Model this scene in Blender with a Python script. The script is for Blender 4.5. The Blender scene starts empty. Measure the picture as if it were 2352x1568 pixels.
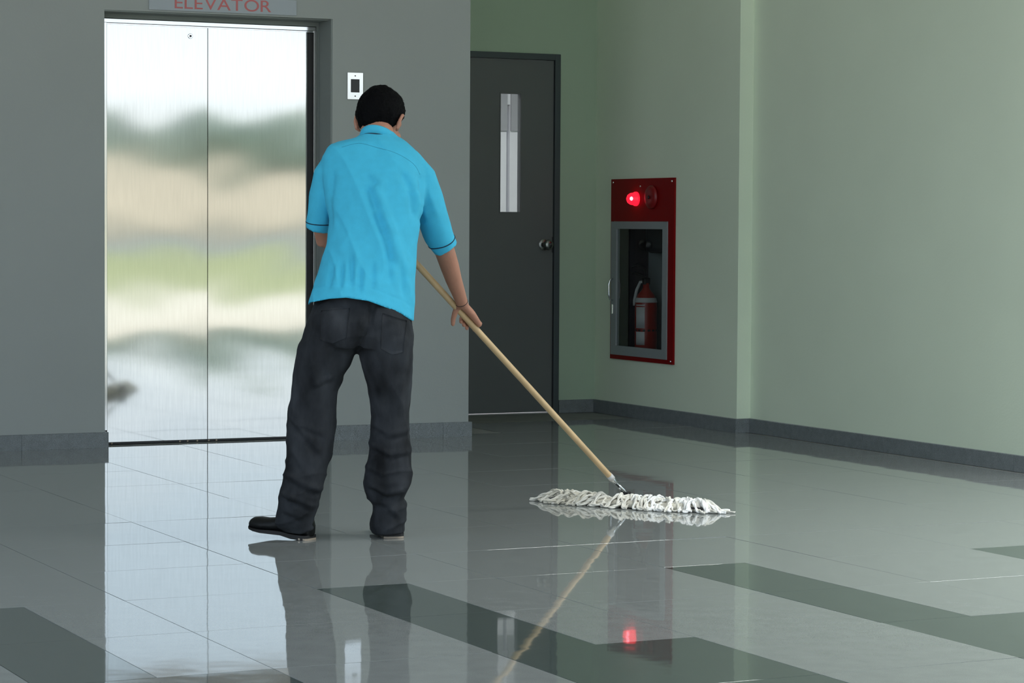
import bpy, bmesh, math, random
from mathutils import Vector, Matrix, noise
from mathutils.bvhtree import BVHTree

S = bpy.context.scene
COL = S.collection
R = random.Random(7)

# ---------------------------------------------------------------- camera, sky, sun, exposure
YAW, PITCH, ROLL, FPX = 0.451452063, 0.0460901586, 0.00597825544, 5804.07720
cam = bpy.data.cameras.new('camera')
cam.sensor_width = 36.0
cam.lens = FPX / 2352.0 * 36.0
cam.clip_start, cam.clip_end = 0.05, 800
camo = bpy.data.objects.new('camera', cam)
COL.objects.link(camo)
fw = Vector((math.sin(YAW) * math.cos(PITCH), math.cos(YAW) * math.cos(PITCH), -math.sin(PITCH)))
rt = Vector((math.cos(YAW), -math.sin(YAW), 0))
up = rt.cross(fw)
rt2 = rt * math.cos(ROLL) + up * math.sin(ROLL)
up2 = up * math.cos(ROLL) - rt * math.sin(ROLL)
camo.matrix_world = Matrix(((rt2.x, up2.x, -fw.x, 0), (rt2.y, up2.y, -fw.y, 0), (rt2.z, up2.z, -fw.z, 1.085), (0, 0, 0, 1)))
S.camera = camo

w = bpy.data.worlds.new('sky')
S.world = w
w.use_nodes = True
nt = w.node_tree
nt.nodes.clear()
wo = nt.nodes.new('ShaderNodeOutputWorld')
bg = nt.nodes.new('ShaderNodeBackground')
tc = nt.nodes.new('ShaderNodeTexCoord')
sx = nt.nodes.new('ShaderNodeSeparateXYZ')
cr = nt.nodes.new('ShaderNodeValToRGB')
cr.color_ramp.elements[0].position = 0.0
cr.color_ramp.elements[0].color = (1.0, 1.0, 0.99, 1)
cr.color_ramp.elements[1].position = 1.0
cr.color_ramp.elements[1].color = (0.42, 0.62, 1.0, 1)
e = cr.color_ramp.elements.new(0.12)
e.color = (0.70, 0.86, 1.0, 1)
e = cr.color_ramp.elements.new(0.45)
e.color = (0.62, 0.80, 1.0, 1)
nt.links.new(tc.outputs['Generated'], sx.inputs[0])
nt.links.new(sx.outputs['Z'], cr.inputs[0])
nt.links.new(cr.outputs[0], bg.inputs[0])
bg.inputs[1].default_value = 1.75
nt.links.new(bg.outputs[0], wo.inputs[0])

sun = bpy.data.lights.new('sun', 'SUN')
sun.energy = 6.5
sun.angle = 0.02
sun.color = (1.0, 0.93, 0.80)
suno = bpy.data.objects.new('sun', sun)
COL.objects.link(suno)
suno.rotation_euler = Vector((-0.50, 0.58, -0.64)).to_track_quat('-Z', 'Y').to_euler()

# fill panels, added out of view to brighten floor, mop and shirt
FILL_PANELS = [(5.4, 4.2), (6.3, 6.5), (8.2, 5.6), (8.2, 3.2)]
for px_, py_ in FILL_PANELS:
    al = bpy.data.lights.new('fill_panel_light', 'AREA')
    al.shape = 'SQUARE'
    al.size = 1.1
    al.energy = 62
    al.spread = math.radians(105)
    al.color = (0.96, 1.0, 0.98)
    alo = bpy.data.objects.new('fill_panel_light', al)
    COL.objects.link(alo)
    alo.location = (px_, py_, 4.55)

S.view_settings.view_transform = 'Standard'
S.view_settings.look = 'None'
S.view_settings.gamma = 1.0
S.view_settings.use_curve_mapping = False
S.view_settings.exposure = 0.17
S.cycles.use_denoising = True
S.cycles.max_bounces = 12
S.cycles.diffuse_bounces = 6
S.cycles.glossy_bounces = 6
S.cycles.transmission_bounces = 6
S.cycles.caustics_reflective = True
S.cycles.sample_clamp_indirect = 6.0


# ---------------------------------------------------------------- helpers
def mat(name, col, rough=0.6, metal=0.0, spec=0.5, noise_amt=0.0, noise_scale=8.0, stretch=(1, 1, 1), bump=0.0,
        bump_scale=60.0, ior=1.5, emit=None, emit_s=0.0, sheen=0.0, speckle=None, trans=0.0, sub=0.0, aniso=0.0):
    m = bpy.data.materials.new(name)
    m.use_nodes = True
    t = m.node_tree
    b = t.nodes['Principled BSDF']
    b.inputs['Base Color'].default_value = (*col, 1)
    b.inputs['Roughness'].default_value = rough
    b.inputs['Metallic'].default_value = metal
    b.inputs['IOR'].default_value = ior
    b.inputs['Specular IOR Level'].default_value = spec
    if sheen:
        b.inputs['Sheen Weight'].default_value = sheen
    if trans:
        b.inputs['Transmission Weight'].default_value = trans
    if sub:
        b.inputs['Subsurface Weight'].default_value = sub
        b.inputs['Subsurface Radius'].default_value = (0.01, 0.004, 0.002)
    if emit:
        b.inputs['Emission Color'].default_value = (*emit, 1)
        b.inputs['Emission Strength'].default_value = emit_s
    tcn = t.nodes.new('ShaderNodeTexCoord')
    mp = t.nodes.new('ShaderNodeMapping')
    mp.inputs['Scale'].default_value = stretch
    t.links.new(tcn.outputs['Object'], mp.inputs[0])
    if noise_amt:
        n = t.nodes.new('ShaderNodeTexNoise')
        n.inputs['Scale'].default_value = noise_scale
        n.inputs['Detail'].default_value = 5
        t.links.new(mp.outputs[0], n.inputs[0])
        mr = t.nodes.new('ShaderNodeMapRange')
        mr.inputs['From Min'].default_value = 0.3
        mr.inputs['From Max'].default_value = 0.7
        mr.inputs['To Min'].default_value = 1 - noise_amt
        mr.inputs['To Max'].default_value = 1 + noise_amt
        t.links.new(n.outputs['Fac'], mr.inputs[0])
        vm = t.nodes.new('ShaderNodeVectorMath')
        vm.operation = 'SCALE'
        vm.inputs[0].default_value = col
        t.links.new(mr.outputs[0], vm.inputs['Scale'])
        t.links.new(vm.outputs[0], b.inputs['Base Color'])
        if speckle:
            n3 = t.nodes.new('ShaderNodeTexNoise')
            n3.inputs['Scale'].default_value = speckle[0]
            n3.inputs['Detail'].default_value = 2
            t.links.new(tcn.outputs['Object'], n3.inputs[0])
            m3 = t.nodes.new('ShaderNodeMapRange')
            m3.inputs['From Min'].default_value = 0.35
            m3.inputs['From Max'].default_value = 0.65
            m3.inputs['To Min'].default_value = 1 - speckle[1]
            m3.inputs['To Max'].default_value = 1 + speckle[1]
            t.links.new(n3.outputs['Fac'], m3.inputs[0])
            v2 = t.nodes.new('ShaderNodeVectorMath')
            v2.operation = 'SCALE'
            t.links.new(vm.outputs[0], v2.inputs[0])
            t.links.new(m3.outputs[0], v2.inputs['Scale'])
            t.links.new(v2.outputs[0], b.inputs['Base Color'])
    if bump:
        n2 = t.nodes.new('ShaderNodeTexNoise')
        n2.inputs['Scale'].default_value = bump_scale
        n2.inputs['Detail'].default_value = 3
        t.links.new(mp.outputs[0], n2.inputs[0])
        bp = t.nodes.new('ShaderNodeBump')
        bp.inputs['Strength'].default_value = 1.0
        bp.inputs['Distance'].default_value = bump
        t.links.new(n2.outputs['Fac'], bp.inputs['Height'])
        t.links.new(bp.outputs[0], b.inputs['Normal'])
    return m


M = {}
M['wall_grey'] = mat('wall_grey', (0.35, 0.375, 0.365), 0.75, noise_amt=0.02, noise_scale=2, bump=0.0004, bump_scale=90)
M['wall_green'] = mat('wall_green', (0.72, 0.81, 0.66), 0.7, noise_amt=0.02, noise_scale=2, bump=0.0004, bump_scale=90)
M['wall_far'] = mat('wall_green_shaded', (0.38, 0.49, 0.37), 0.7, noise_amt=0.02, noise_scale=2, bump=0.0004, bump_scale=90)  # same paint as wall_green, the recess's shade darkened into the colour
M['reveal'] = mat('reveal_grey', (0.24, 0.27, 0.26), 0.6, noise_amt=0.03)
M['white'] = mat('white_paint', (0.7, 0.7, 0.68), 0.7, noise_amt=0.01)
M['corridor_dark'] = mat('corridor_upper', (0.26, 0.26, 0.27), 0.7, noise_amt=0.02)
M['beam'] = mat('brown_beam', (0.30, 0.22, 0.15), 0.7, noise_amt=0.03)
M['corridor'] = mat('corridor_paint', (0.55, 0.545, 0.56), 0.7, noise_amt=0.01)
M['granite'] = mat('granite', (0.17, 0.19, 0.20), 0.35, noise_amt=0.12, noise_scale=30, speckle=(420, 0.5))
M['tile_light'] = mat('tile_light', (0.235, 0.25, 0.245), 0.035, noise_amt=0.06, noise_scale=14, speckle=(350, 0.08),
                      bump=0.0007, bump_scale=2.4, ior=1.47)
M['tile_dark'] = mat('tile_dark', (0.072, 0.090, 0.084), 0.035, noise_amt=0.08, noise_scale=14, speckle=(350, 0.2),
                     bump=0.0007, bump_scale=2.4, ior=1.47)
M['grout'] = mat('grout', (0.20, 0.21, 0.20), 0.8, noise_amt=0.1)
M['steel'] = mat('brushed_steel', (0.61, 0.615, 0.60), 0.055, metal=1, noise_amt=0.04, noise_scale=20, stretch=(6, 1, 0.35))
M['steel_polish'] = mat('polished_steel', (0.68, 0.68, 0.67), 0.12, metal=1, noise_amt=0.02)
M['chrome'] = mat('chrome', (0.8, 0.82, 0.84), 0.12, metal=1, noise_amt=0.02)
M['knob'] = mat('aged_knob', (0.22, 0.23, 0.22), 0.25, metal=1, noise_amt=0.03)
M['dark_metal'] = mat('dark_metal', (0.03, 0.03, 0.032), 0.4, metal=0.6, noise_amt=0.05)
M['black'] = mat('black_plastic', (0.012, 0.013, 0.018), 0.35, noise_amt=0.05)
M['sign_plate'] = mat('sign_plate', (0.36, 0.40, 0.44), 0.35, noise_amt=0.02)
M['sign_red'] = mat('sign_red', (0.52, 0.13, 0.13), 0.4, noise_amt=0.04)
M['door_paint'] = mat('door_paint', (0.115, 0.125, 0.125), 0.5, noise_amt=0.03, noise_scale=3)
M['frame_paint'] = mat('frame_paint', (0.05, 0.065, 0.072), 0.5, noise_amt=0.03)
M['red'] = mat('cabinet_red', (0.20, 0.002, 0.003), 0.45, spec=0.15, noise_amt=0.04)
M['cab_white'] = mat('cabinet_door_grey', (0.26, 0.29, 0.30), 0.4, noise_amt=0.03)
M['cab_in'] = mat('cabinet_dark_lining', (0.02, 0.014, 0.02), 0.6, noise_amt=0.05)
M['ext_red'] = mat('extinguisher_red', (0.30, 0.02, 0.012), 0.3, noise_amt=0.03)
M['label'] = mat('white_label', (0.62, 0.62, 0.62), 0.5, noise_amt=0.03)
M['lamp_on'] = mat('lamp_red_glow', (0.5, 0.0, 0.01), 0.3, emit=(1.0, 0.01, 0.03), emit_s=1.5)
M['lamp_core'] = mat('lamp_core', (1, 0.3, 0.3), 0.3, emit=(1.0, 0.16, 0.22), emit_s=5.0)
M['horn'] = mat('horn_red', (0.20, 0.004, 0.006), 0.35, noise_amt=0.05)
M['skin'] = mat('skin', (0.46, 0.215, 0.14), 0.55, noise_amt=0.08, noise_scale=14, bump=0.0008, bump_scale=90, sub=0.05)
M['hair'] = mat('hair', (0.0015, 0.0015, 0.002), 0.7, spec=0.08, noise_amt=0.2, noise_scale=60, bump=0.003, bump_scale=120)
M['shirt'] = mat('blue_shirt', (0.05, 0.48, 0.72), 0.85, noise_amt=0.04, noise_scale=30, bump=0.0004, bump_scale=300)
M['piping'] = mat('navy_piping', (0.006, 0.02, 0.05), 0.8, noise_amt=0.05)
M['seam'] = mat('blue_seam', (0.025, 0.28, 0.45), 0.85, noise_amt=0.05)
M['jeans'] = mat('black_denim', (0.025, 0.0275, 0.032), 0.9, spec=0.2, noise_amt=0.75, noise_scale=11, stretch=(1, 1, 0.45), bump=0.0006, bump_scale=350)
M['stitch'] = mat('jeans_stitch', (0.018, 0.02, 0.024), 0.85, noise_amt=0.1)
M['shoe'] = mat('black_leather', (0.004, 0.0045, 0.005), 0.5, spec=0.3, noise_amt=0.1, bump=0.0006, bump_scale=80)
M['sole'] = mat('black_rubber', (0.010, 0.009, 0.009), 0.6, noise_amt=0.1)
M['welt'] = mat('tan_heel_edge', (0.38, 0.31, 0.24), 0.6, noise_amt=0.08)
M['wood'] = mat('varnished_wood', (0.62, 0.43, 0.23), 0.35, noise_amt=0.14, noise_scale=14, stretch=(1, 1, 0.08))
M['tape'] = mat('white_tape', (0.62, 0.60, 0.58), 0.6, noise_amt=0.05)
M['yarn'] = mat('cotton_yarn', (0.78, 0.75, 0.68), 0.9, noise_amt=0.16, noise_scale=40, bump=0.002, bump_scale=260)
M['yarn_white'] = mat('cotton_yarn_white', (0.96, 0.95, 0.93), 0.9, noise_amt=0.1, noise_scale=40, bump=0.002, bump_scale=260)
M['yarn_beige'] = mat('cotton_yarn_beige', (0.60, 0.57, 0.49), 0.9, noise_amt=0.2, noise_scale=40, bump=0.002, bump_scale=260)
M['paving'] = mat('sunlit_paving', (0.56, 0.50, 0.39), 0.9, noise_amt=0.06, noise_scale=1)
M['lawn'] = mat('lawn', (0.22, 0.245, 0.075), 0.95, noise_amt=0.15, noise_scale=0.4)
M['road'] = mat('road', (0.22, 0.21, 0.20), 0.9, noise_amt=0.05, noise_scale=0.5)
M['kerb'] = mat('kerb', (0.7, 0.68, 0.64), 0.9, noise_amt=0.05)
M['earth'] = mat('bare_earth', (0.42, 0.34, 0.22), 0.95, noise_amt=0.15, noise_scale=0.15)
M['leaf'] = mat('leaves', (0.20, 0.25, 0.16), 0.9, noise_amt=0.35, noise_scale=0.8)
M['bark'] = mat('bark', (0.12, 0.09, 0.06), 0.9, noise_amt=0.2)
M['render_white'] = mat('house_render', (0.6, 0.6, 0.58), 0.85, noise_amt=0.05)
M['roof'] = mat('house_roof', (0.2, 0.2, 0.2), 0.85, noise_amt=0.1)
g = bpy.data.materials.new('clear_glass')
g.use_nodes = True
gt = g.node_tree
gt.nodes.clear()
go = gt.nodes.new('ShaderNodeOutputMaterial')
gm = gt.nodes.new('ShaderNodeMixShader')
gf = gt.nodes.new('ShaderNodeFresnel')
gf.inputs[0].default_value = 1.5
gtr = gt.nodes.new('ShaderNodeBsdfTransparent')
gtr.inputs[0].default_value = (0.86, 0.88, 0.88, 1)
ggl = gt.nodes.new('ShaderNodeBsdfGlossy')
ggl.inputs['Roughness'].default_value = 0.02
ggeo = gt.nodes.new('ShaderNodeNewGeometry')
gsub = gt.nodes.new('ShaderNodeMath')
gsub.operation = 'SUBTRACT'
gsub.inputs[0].default_value = 1.0
gt.links.new(ggeo.outputs['Backfacing'], gsub.inputs[1])
gmul = gt.nodes.new('ShaderNodeMath')
gmul.operation = 'MULTIPLY'
gt.links.new(gf.outputs[0], gmul.inputs[0])
gt.links.new(gsub.outputs[0], gmul.inputs[1])
gt.links.new(gmul.outputs[0], gm.inputs[0])
gt.links.new(gtr.outputs[0], gm.inputs[1])
gt.links.new(ggl.outputs[0], gm.inputs[2])
gt.links.new(gm.outputs[0], go.inputs[0])
M['glass'] = g


def link(name, me, m=None, parent=None, smooth=False):
    o = bpy.data.objects.new(name, me)
    COL.objects.link(o)
    if m is not None:
        me.materials.append(M[m] if isinstance(m, str) else m)
    if parent is not None:
        o.parent = parent
    if smooth:
        me.polygons.foreach_set('use_smooth', [True] * len(me.polygons))
    return o


def tag(o, label=None, cat=None, group=None, kind=None):
    if label: o['label'] = label
    if cat: o['category'] = cat
    if group: o['group'] = group
    if kind: o['kind'] = kind
    return o


def empty(name, loc, rz=0.0):
    o = bpy.data.objects.new(name, None)
    COL.objects.link(o)
    o.location = loc
    o.rotation_euler = (0, 0, rz)
    o.empty_display_size = 0.1
    return o


class MB:
    def __init__(self):
        self.v, self.f = [], []

    def add(self, vs, fs):
        n = len(self.v)
        self.v += [tuple(v) for v in vs]
        self.f += [tuple(i + n for i in f) for f in fs]
        return self

    def box(self, a, b):
        x0, y0, z0 = a
        x1, y1, z1 = b
        vs = [(x0, y0, z0), (x1, y0, z0), (x1, y1, z0), (x0, y1, z0), (x0, y0, z1), (x1, y0, z1), (x1, y1, z1), (x0, y1, z1)]
        return self.add(vs, [(0, 3, 2, 1), (4, 5, 6, 7), (0, 1, 5, 4), (1, 2, 6, 5), (2, 3, 7, 6), (3, 0, 4, 7)])

    def bbox(self, a, b, r):
        """box with chamfered edges"""
        bm = bmesh.new()
        c = [(a[i] + b[i]) / 2 for i in range(3)]
        s = [abs(b[i] - a[i]) for i in range(3)]
        bmesh.ops.create_cube(bm, size=1, matrix=Matrix.Translation(c) @ Matrix.Diagonal((*s, 1)))
        bmesh.ops.bevel(bm, geom=bm.edges[:], offset=r, segments=2, affect='EDGES', profile=0.5)
        vs = [v.co.copy() for v in bm.verts]
        bm.verts.index_update()
        fs = [[v.index for v in f.verts] for f in bm.faces]
        bm.free()
        return self.add(vs, fs)

    def loft(self, rings, cap=True):
        n = len(rings[0])
        vs = [p for r in rings for p in r]
        fs = []
        for i in range(len(rings) - 1):
            for j in range(n):
                k = (j + 1) % n
                fs.append((i * n + j, i * n + k, (i + 1) * n + k, (i + 1) * n + j))
        if cap:
            fs.append(tuple(range(n))[::-1])
            fs.append(tuple((len(rings) - 1) * n + j for j in range(n)))
        return self.add(vs, fs)

    def tube(self, pts, rad, n=10, cap=True):
        pts = [Vector(p) for p in pts]
        if not hasattr(rad, '__len__'):
            rad = [rad] * len(pts)
        rings = []
        prev = None
        for i, p in enumerate(pts):
            d = (pts[min(i + 1, len(pts) - 1)] - pts[max(i - 1, 0)]).normalized()
            if prev is None:
                a = d.orthogonal().normalized()
            else:
                a = (prev - d * prev.dot(d)).normalized()
            prev = a
            b = d.cross(a)
            rings.append([p + (a * math.cos(t) + b * math.sin(t)) * rad[i] for t in (2 * math.pi * j / n for j in range(n))])
        return self.loft(rings, cap)

    def capsule(self, pts, rad, n=14):
        """tube with rounded ends"""
        pts = [Vector(p) for p in pts]
        if not hasattr(rad, '__len__'):
            rad = [rad] * len(pts)
        d0 = (pts[0] - pts[1]).normalized()
        d1 = (pts[-1] - pts[-2]).normalized()
        P, Q = [], []
        for a in (80, 55, 28):
            P.append(pts[0] + d0 * rad[0] * math.sin(math.radians(a)))
            Q.append(rad[0] * math.cos(math.radians(a)))
        P += pts
        Q += list(rad)
        for a in (28, 55, 80):
            P.append(pts[-1] + d1 * rad[-1] * math.sin(math.radians(a)))
            Q.append(rad[-1] * math.cos(math.radians(a)))
        return self.tube(P, Q, n)

    def ellip(self, c, r, rot=None, seg=20, rng=12):
        rings = []
        c = Vector(c)
        for i in range(1, rng):
            t = math.pi * i / rng
            ring = []
            for j in range(seg):
                u = 2 * math.pi * j / seg
                v = Vector((r[0] * math.sin(t) * math.cos(u), r[1] * math.sin(t) * math.sin(u), -r[2] * math.cos(t)))
                if rot is not None: v = rot @ v
                ring.append(c + v)
            rings.append(ring)
        return self.loft(rings)

    def mesh(self, name):
        me = bpy.data.meshes.new(name)
        me.from_pydata(self.v, [], self.f)
        me.update()
        return me

    def build(self, name, m, parent=None, smooth=False):
        return link(name, self.mesh(name), m, parent, smooth)


def box(name, a, b, m, parent=None, r=0.0):
    mb = MB()
    if r:
        mb.bbox(a, b, r)
    else:
        mb.box(a, b)
    return mb.build(name, m, parent)


def autosmooth(o, ang=35):
    me = o.data
    me.polygons.foreach_set('use_smooth', [True] * len(me.polygons))
    bm = bmesh.new()
    bm.from_mesh(me)
    for ed in bm.edges:
        if len(ed.link_faces) == 2 and ed.calc_face_angle(0) > math.radians(ang):
            ed.smooth = False
    bm.to_mesh(me)
    bm.free()
    return o


def remesh(mb, voxel, smooth_it=4):
    """one continuous surface out of overlapping closed pieces"""
    me = mb.mesh('tmp')
    bm = bmesh.new()
    bm.from_mesh(me)
    bmesh.ops.recalc_face_normals(bm, faces=bm.faces[:])
    bm.to_mesh(me)
    bm.free()
    o = bpy.data.objects.new('tmp', me)
    COL.objects.link(o)
    md = o.modifiers.new('r', 'REMESH')
    md.mode = 'VOXEL'
    md.voxel_size = voxel
    md.adaptivity = 0
    md2 = o.modifiers.new('s', 'SMOOTH')
    md2.factor = 0.5
    md2.iterations = smooth_it
    dg = bpy.context.evaluated_depsgraph_get()
    out = bpy.data.meshes.new_from_object(o.evaluated_get(dg))
    bpy.data.objects.remove(o)
    return out


# ---------------------------------------------------------------- measures of the room (metres)
CEIL = 4.6
YB0, YB1 = 11.804, 11.749          # elevator wall face left / right of the opening
OX0, OX1, OZ = 3.542, 4.703, 2.103  # elevator opening
XC = 5.45                          # end of the elevator wall
YD = 13.015                        # far wall with the service door
XF, XN, YS = 6.847, 6.93, 11.41    # right wall: far part, near part, step
YE = 8.55                          # where the right wall ends
YFR = -0.45                        # open front of the lobby
XL, XR2 = -1.6, 13.0
T = 0.2
BH = 0.0745


def struct(o):
    o['kind'] = 'structure'
    return o


# floor ---------------------------------------------------------
floor = struct(box('floor', (XL, YFR - 0.1, -0.12), (XR2, 15.6, -0.0018), 'grout'))
TX, TY = 0.5918, 0.6103
GX0, GY0 = 2.1516, 6.982


def tile_mesh(wx, wy):
    mb = MB()
    h = 0.0010
    c = 0.0003
    z0 = -0.004
    def rg(dx, z): return [(dx, dx, z), (wx - dx, dx, z), (wx - dx, wy - dx, z), (dx, wy - dx, z)]
    mb.loft([rg(h, z0), rg(h, -c), rg(h + c, 0)])
    return mb.mesh('tile')


TM = {}
for key, wx in (('full', TX), ('half', TX / 2)):
    for mm in ('tile_light', 'tile_dark'):
        me = tile_mesh(wx, TY)
        me.materials.append(M[mm])
        TM[key, mm] = me
rest = {'tile_light': MB(), 'tile_dark': MB()}
ntile = 0
for i in range(-7, 19):
    for j in range(-13, 9):
        x0, y0 = GX0 + i * TX, GY0 + j * TY
        if x0 + TX > XR2 or x0 < XL or y0 < YFR or (y0 > 11.6 and x0 < XC) or y0 > YD or (x0 + TX / 2 > XN and y0 > YE - 0.3):
            continue
        if y0 > 12.4: continue
        odd = i % 2 != 0
        if j >= 0 or (j < -8):
            parts = [('full', 'tile_light', x0)]
        elif j >= -2:
            parts = [('half', 'tile_dark', x0), ('half', 'tile_light', x0 + TX / 2)] if odd else [('full', 'tile_light', x0)]
        else:
            parts = [('full', 'tile_dark' if odd else 'tile_light', x0)]
        for key, mm, xx in parts:
            lat = (xx + 0.3) * math.cos(YAW) - (y0 + 0.3) * math.sin(YAW)
            fwd = (xx + 0.3) * math.sin(YAW) + (y0 + 0.3) * math.cos(YAW)
            seen = fwd > 5.2 and abs(lat / fwd) < 0.2026 + 0.5 / fwd
            if seen:
                o = bpy.data.objects.new('tile', TM[key, mm])
                COL.objects.link(o)
                o.parent = floor
                o.location = (xx, y0, R.uniform(-0.0001, 0.0001))
                o.rotation_euler = (max(-0.0003, min(0.0003, R.gauss(0, 0.0002))), max(-0.001, min(0.001, R.gauss(0, 0.0006))), 0)
                ntile += 1
            else:
                wx = TX if key == 'full' else TX / 2
                rest[mm].box((xx + 0.0012, y0 + 0.0012, -0.004), (xx + wx - 0.0012, y0 + TY - 0.0012, 0))
for mm, mb in rest.items():
    if mb.v:
        o = mb.build('tile_field', mm, floor)
        o['kind'] = 'stuff'

# walls ---------------------------------------------------------
mb = MB()
KW = (YB1 - YB0) / (XC - OX0)


def yw(x):
    """face of the elevator wall; it runs very slightly askew right of the opening"""
    return YB0 + max(0.0, x - OX0) * KW


def prism(mb, pts, z0, z1):
    mb.loft([[(x, y, z0) for x, y in pts], [(x, y, z1) for x, y in pts]])


mb.box((XL, YB0, 0), (OX0, YB0 + 0.55, OZ))
prism(mb, [(OX1, yw(OX1)), (XC, yw(XC)), (XC, YD), (XC - 0.2, YD), (XC - 0.2, YB0 + 0.2), (OX1, YB0 + 0.2)], 0, OZ)
prism(mb, [(XL, YB0), (OX0, YB0), (XC, yw(XC)), (XC, YD), (XC - 0.2, YD), (XC - 0.2, YB0 + 0.2), (XL, YB0 + 0.2)], OZ, CEIL)
wb = struct(mb.build('wall_back', 'wall_grey'))
# shaft behind the elevator doors
mb = MB()
mb.box((OX0, 12.25, 0), (OX1 + 0.3, 12.35, CEIL))
struct(mb.build('wall_shaft', 'reveal'))

DX0, DX1, DZ = 5.72, 6.572, 2.03
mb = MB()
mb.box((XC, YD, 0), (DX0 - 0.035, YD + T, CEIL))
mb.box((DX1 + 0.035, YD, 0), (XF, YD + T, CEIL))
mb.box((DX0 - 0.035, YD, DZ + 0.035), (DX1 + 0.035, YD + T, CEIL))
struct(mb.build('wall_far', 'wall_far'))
CY0, CY1, CZ0, CZ1 = 12.105, 12.775, 0.345, 1.325    # recess for the fire cabinet
mb = MB()
mb.box((XF, YS, 0), (XF + 0.45, CY0, CEIL))
mb.box((XF, CY1, 0), (XF + 0.45, YD + T, CEIL))
mb.box((XF, CY0, 0), (XF + 0.45, CY1, CZ0))
mb.box((XF, CY0, CZ1), (XF + 0.45, CY1, CEIL))
mb.box((XF + 0.24, CY0, CZ0), (XF + 0.45, CY1, CZ1))
mb.box((XN, YE, 0), (XN + 0.3, YS, CEIL))
mb.box((XN + 0.3, YE, 0), (XR2, YE + T, CEIL))
struct(mb.build('wall_right', 'wall_green'))
struct(box('wall_front', (XL, YFR - T, 0), (1.6, YFR, CEIL), 'white'))  # unseen; narrows the open front to keep the shirt's left side darker
struct(box('wall_left', (XL - T, 8.3, 0), (XL, YB0 + 0.55, CEIL), 'wall_grey'))  # unseen; its length sets how much side light enters
struct(box('facade_beam', (XL - T, YFR - 0.3, 3.55), (XR2 + T, YFR, 3.87), 'beam'))
struct(box('ceiling', (XL - T, YFR - 0.3, CEIL), (XR2 + T, 13.3, CEIL + 0.2), 'white'))


for px_, py_ in FILL_PANELS:
    lf = struct(empty('fill_panel', (px_, py_, CEIL)))  # housing frame for each added fill light
    mbl = MB()
    for a_, b_ in (((-0.6, -0.6), (0.6, -0.56)), ((-0.6, 0.56), (0.6, 0.6)), ((-0.6, -0.56), (-0.56, 0.56)), ((0.56, -0.56), (0.6, 0.56))):
        mbl.box((a_[0], a_[1], -0.045), (b_[0], b_[1], -0.0005))
    mbl.build('frame', 'white', lf)

# baseboards ----------------------------------------------------
def baseboard(name, p0, p1, out, seg=0.6, start=0.0):
    """granite skirting: a row of slabs from p0 to p1, standing proud along 'out'"""
    root = empty(name, (p0[0], p0[1], 0))
    struct(root)
    p0, p1, out = Vector((*p0, 0)), Vector((*p1, 0)), Vector((*out, 0))
    d = (p1 - p0)
    Lg = d.length
    d.normalize()
    s = 0.0
    cuts = [0.0]
    x = start if start > 0 else seg
    while x < Lg - 0.02:
        cuts.append(x)
        x += seg
    cuts.append(Lg)
    for a, b in zip(cuts[:-1], cuts[1:]):
        q0, q1 = d * (a + 0.0006), d * (b - 0.0006)
        c = 0.002
        th = 0.0145
        pts = [(0, 0.0), (th, 0.0), (th, BH - c), (th - c, BH), (0, BH)]
        rings = [[q + out * px + Vector((0, 0, pz)) for px, pz in pts] for q in (q0, q1)]
        mbb = MB().loft(rings)
        me = mbb.mesh('slab')
        bm = bmesh.new(); bm.from_mesh(me); bmesh.ops.recalc_face_normals(bm, faces=bm.faces[:]); bm.to_mesh(me); bm.free()
        link('slab', me, 'granite', root)
    return root


baseboard('baseboard_back_left', (XL, YB0), (OX0 + 0.0145, YB0), (0, -1), 0.6, 0.53)
baseboard('baseboard_reveal', (OX0, YB0), (OX0, YB0 + 0.10), (1, 0))
baseboard('baseboard_back_right', (OX1, yw(OX1)), (XC + 0.0145, YB1), (0, -1))
baseboard('baseboard_recess', (XC, YB1), (XC, YD), (1, 0))
baseboard('baseboard_far', (DX1 + 0.036, YD), (XF, YD), (0, -1))
baseboard('baseboard_right_far', (XF, YD), (XF, YS - 0.0145), (-1, 0), 0.6, 0.48)
baseboard('baseboard_step', (XF - 0.0145, YS), (XN, YS), (0, -1))
baseboard('baseboard_right_near', (XN, YS), (XN, YE), (-1, 0), 0.6, 0.48)

# elevator ------------------------------------------------------
YP = 11.946
el = struct(empty('door_1', ((OX0 + OX1) / 2, YP, 0)))


def P(o, root):
    """parent without moving"""
    o.parent = root
    o.matrix_parent_inverse = Matrix.Translation(root.location).inverted()
    return o


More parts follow.
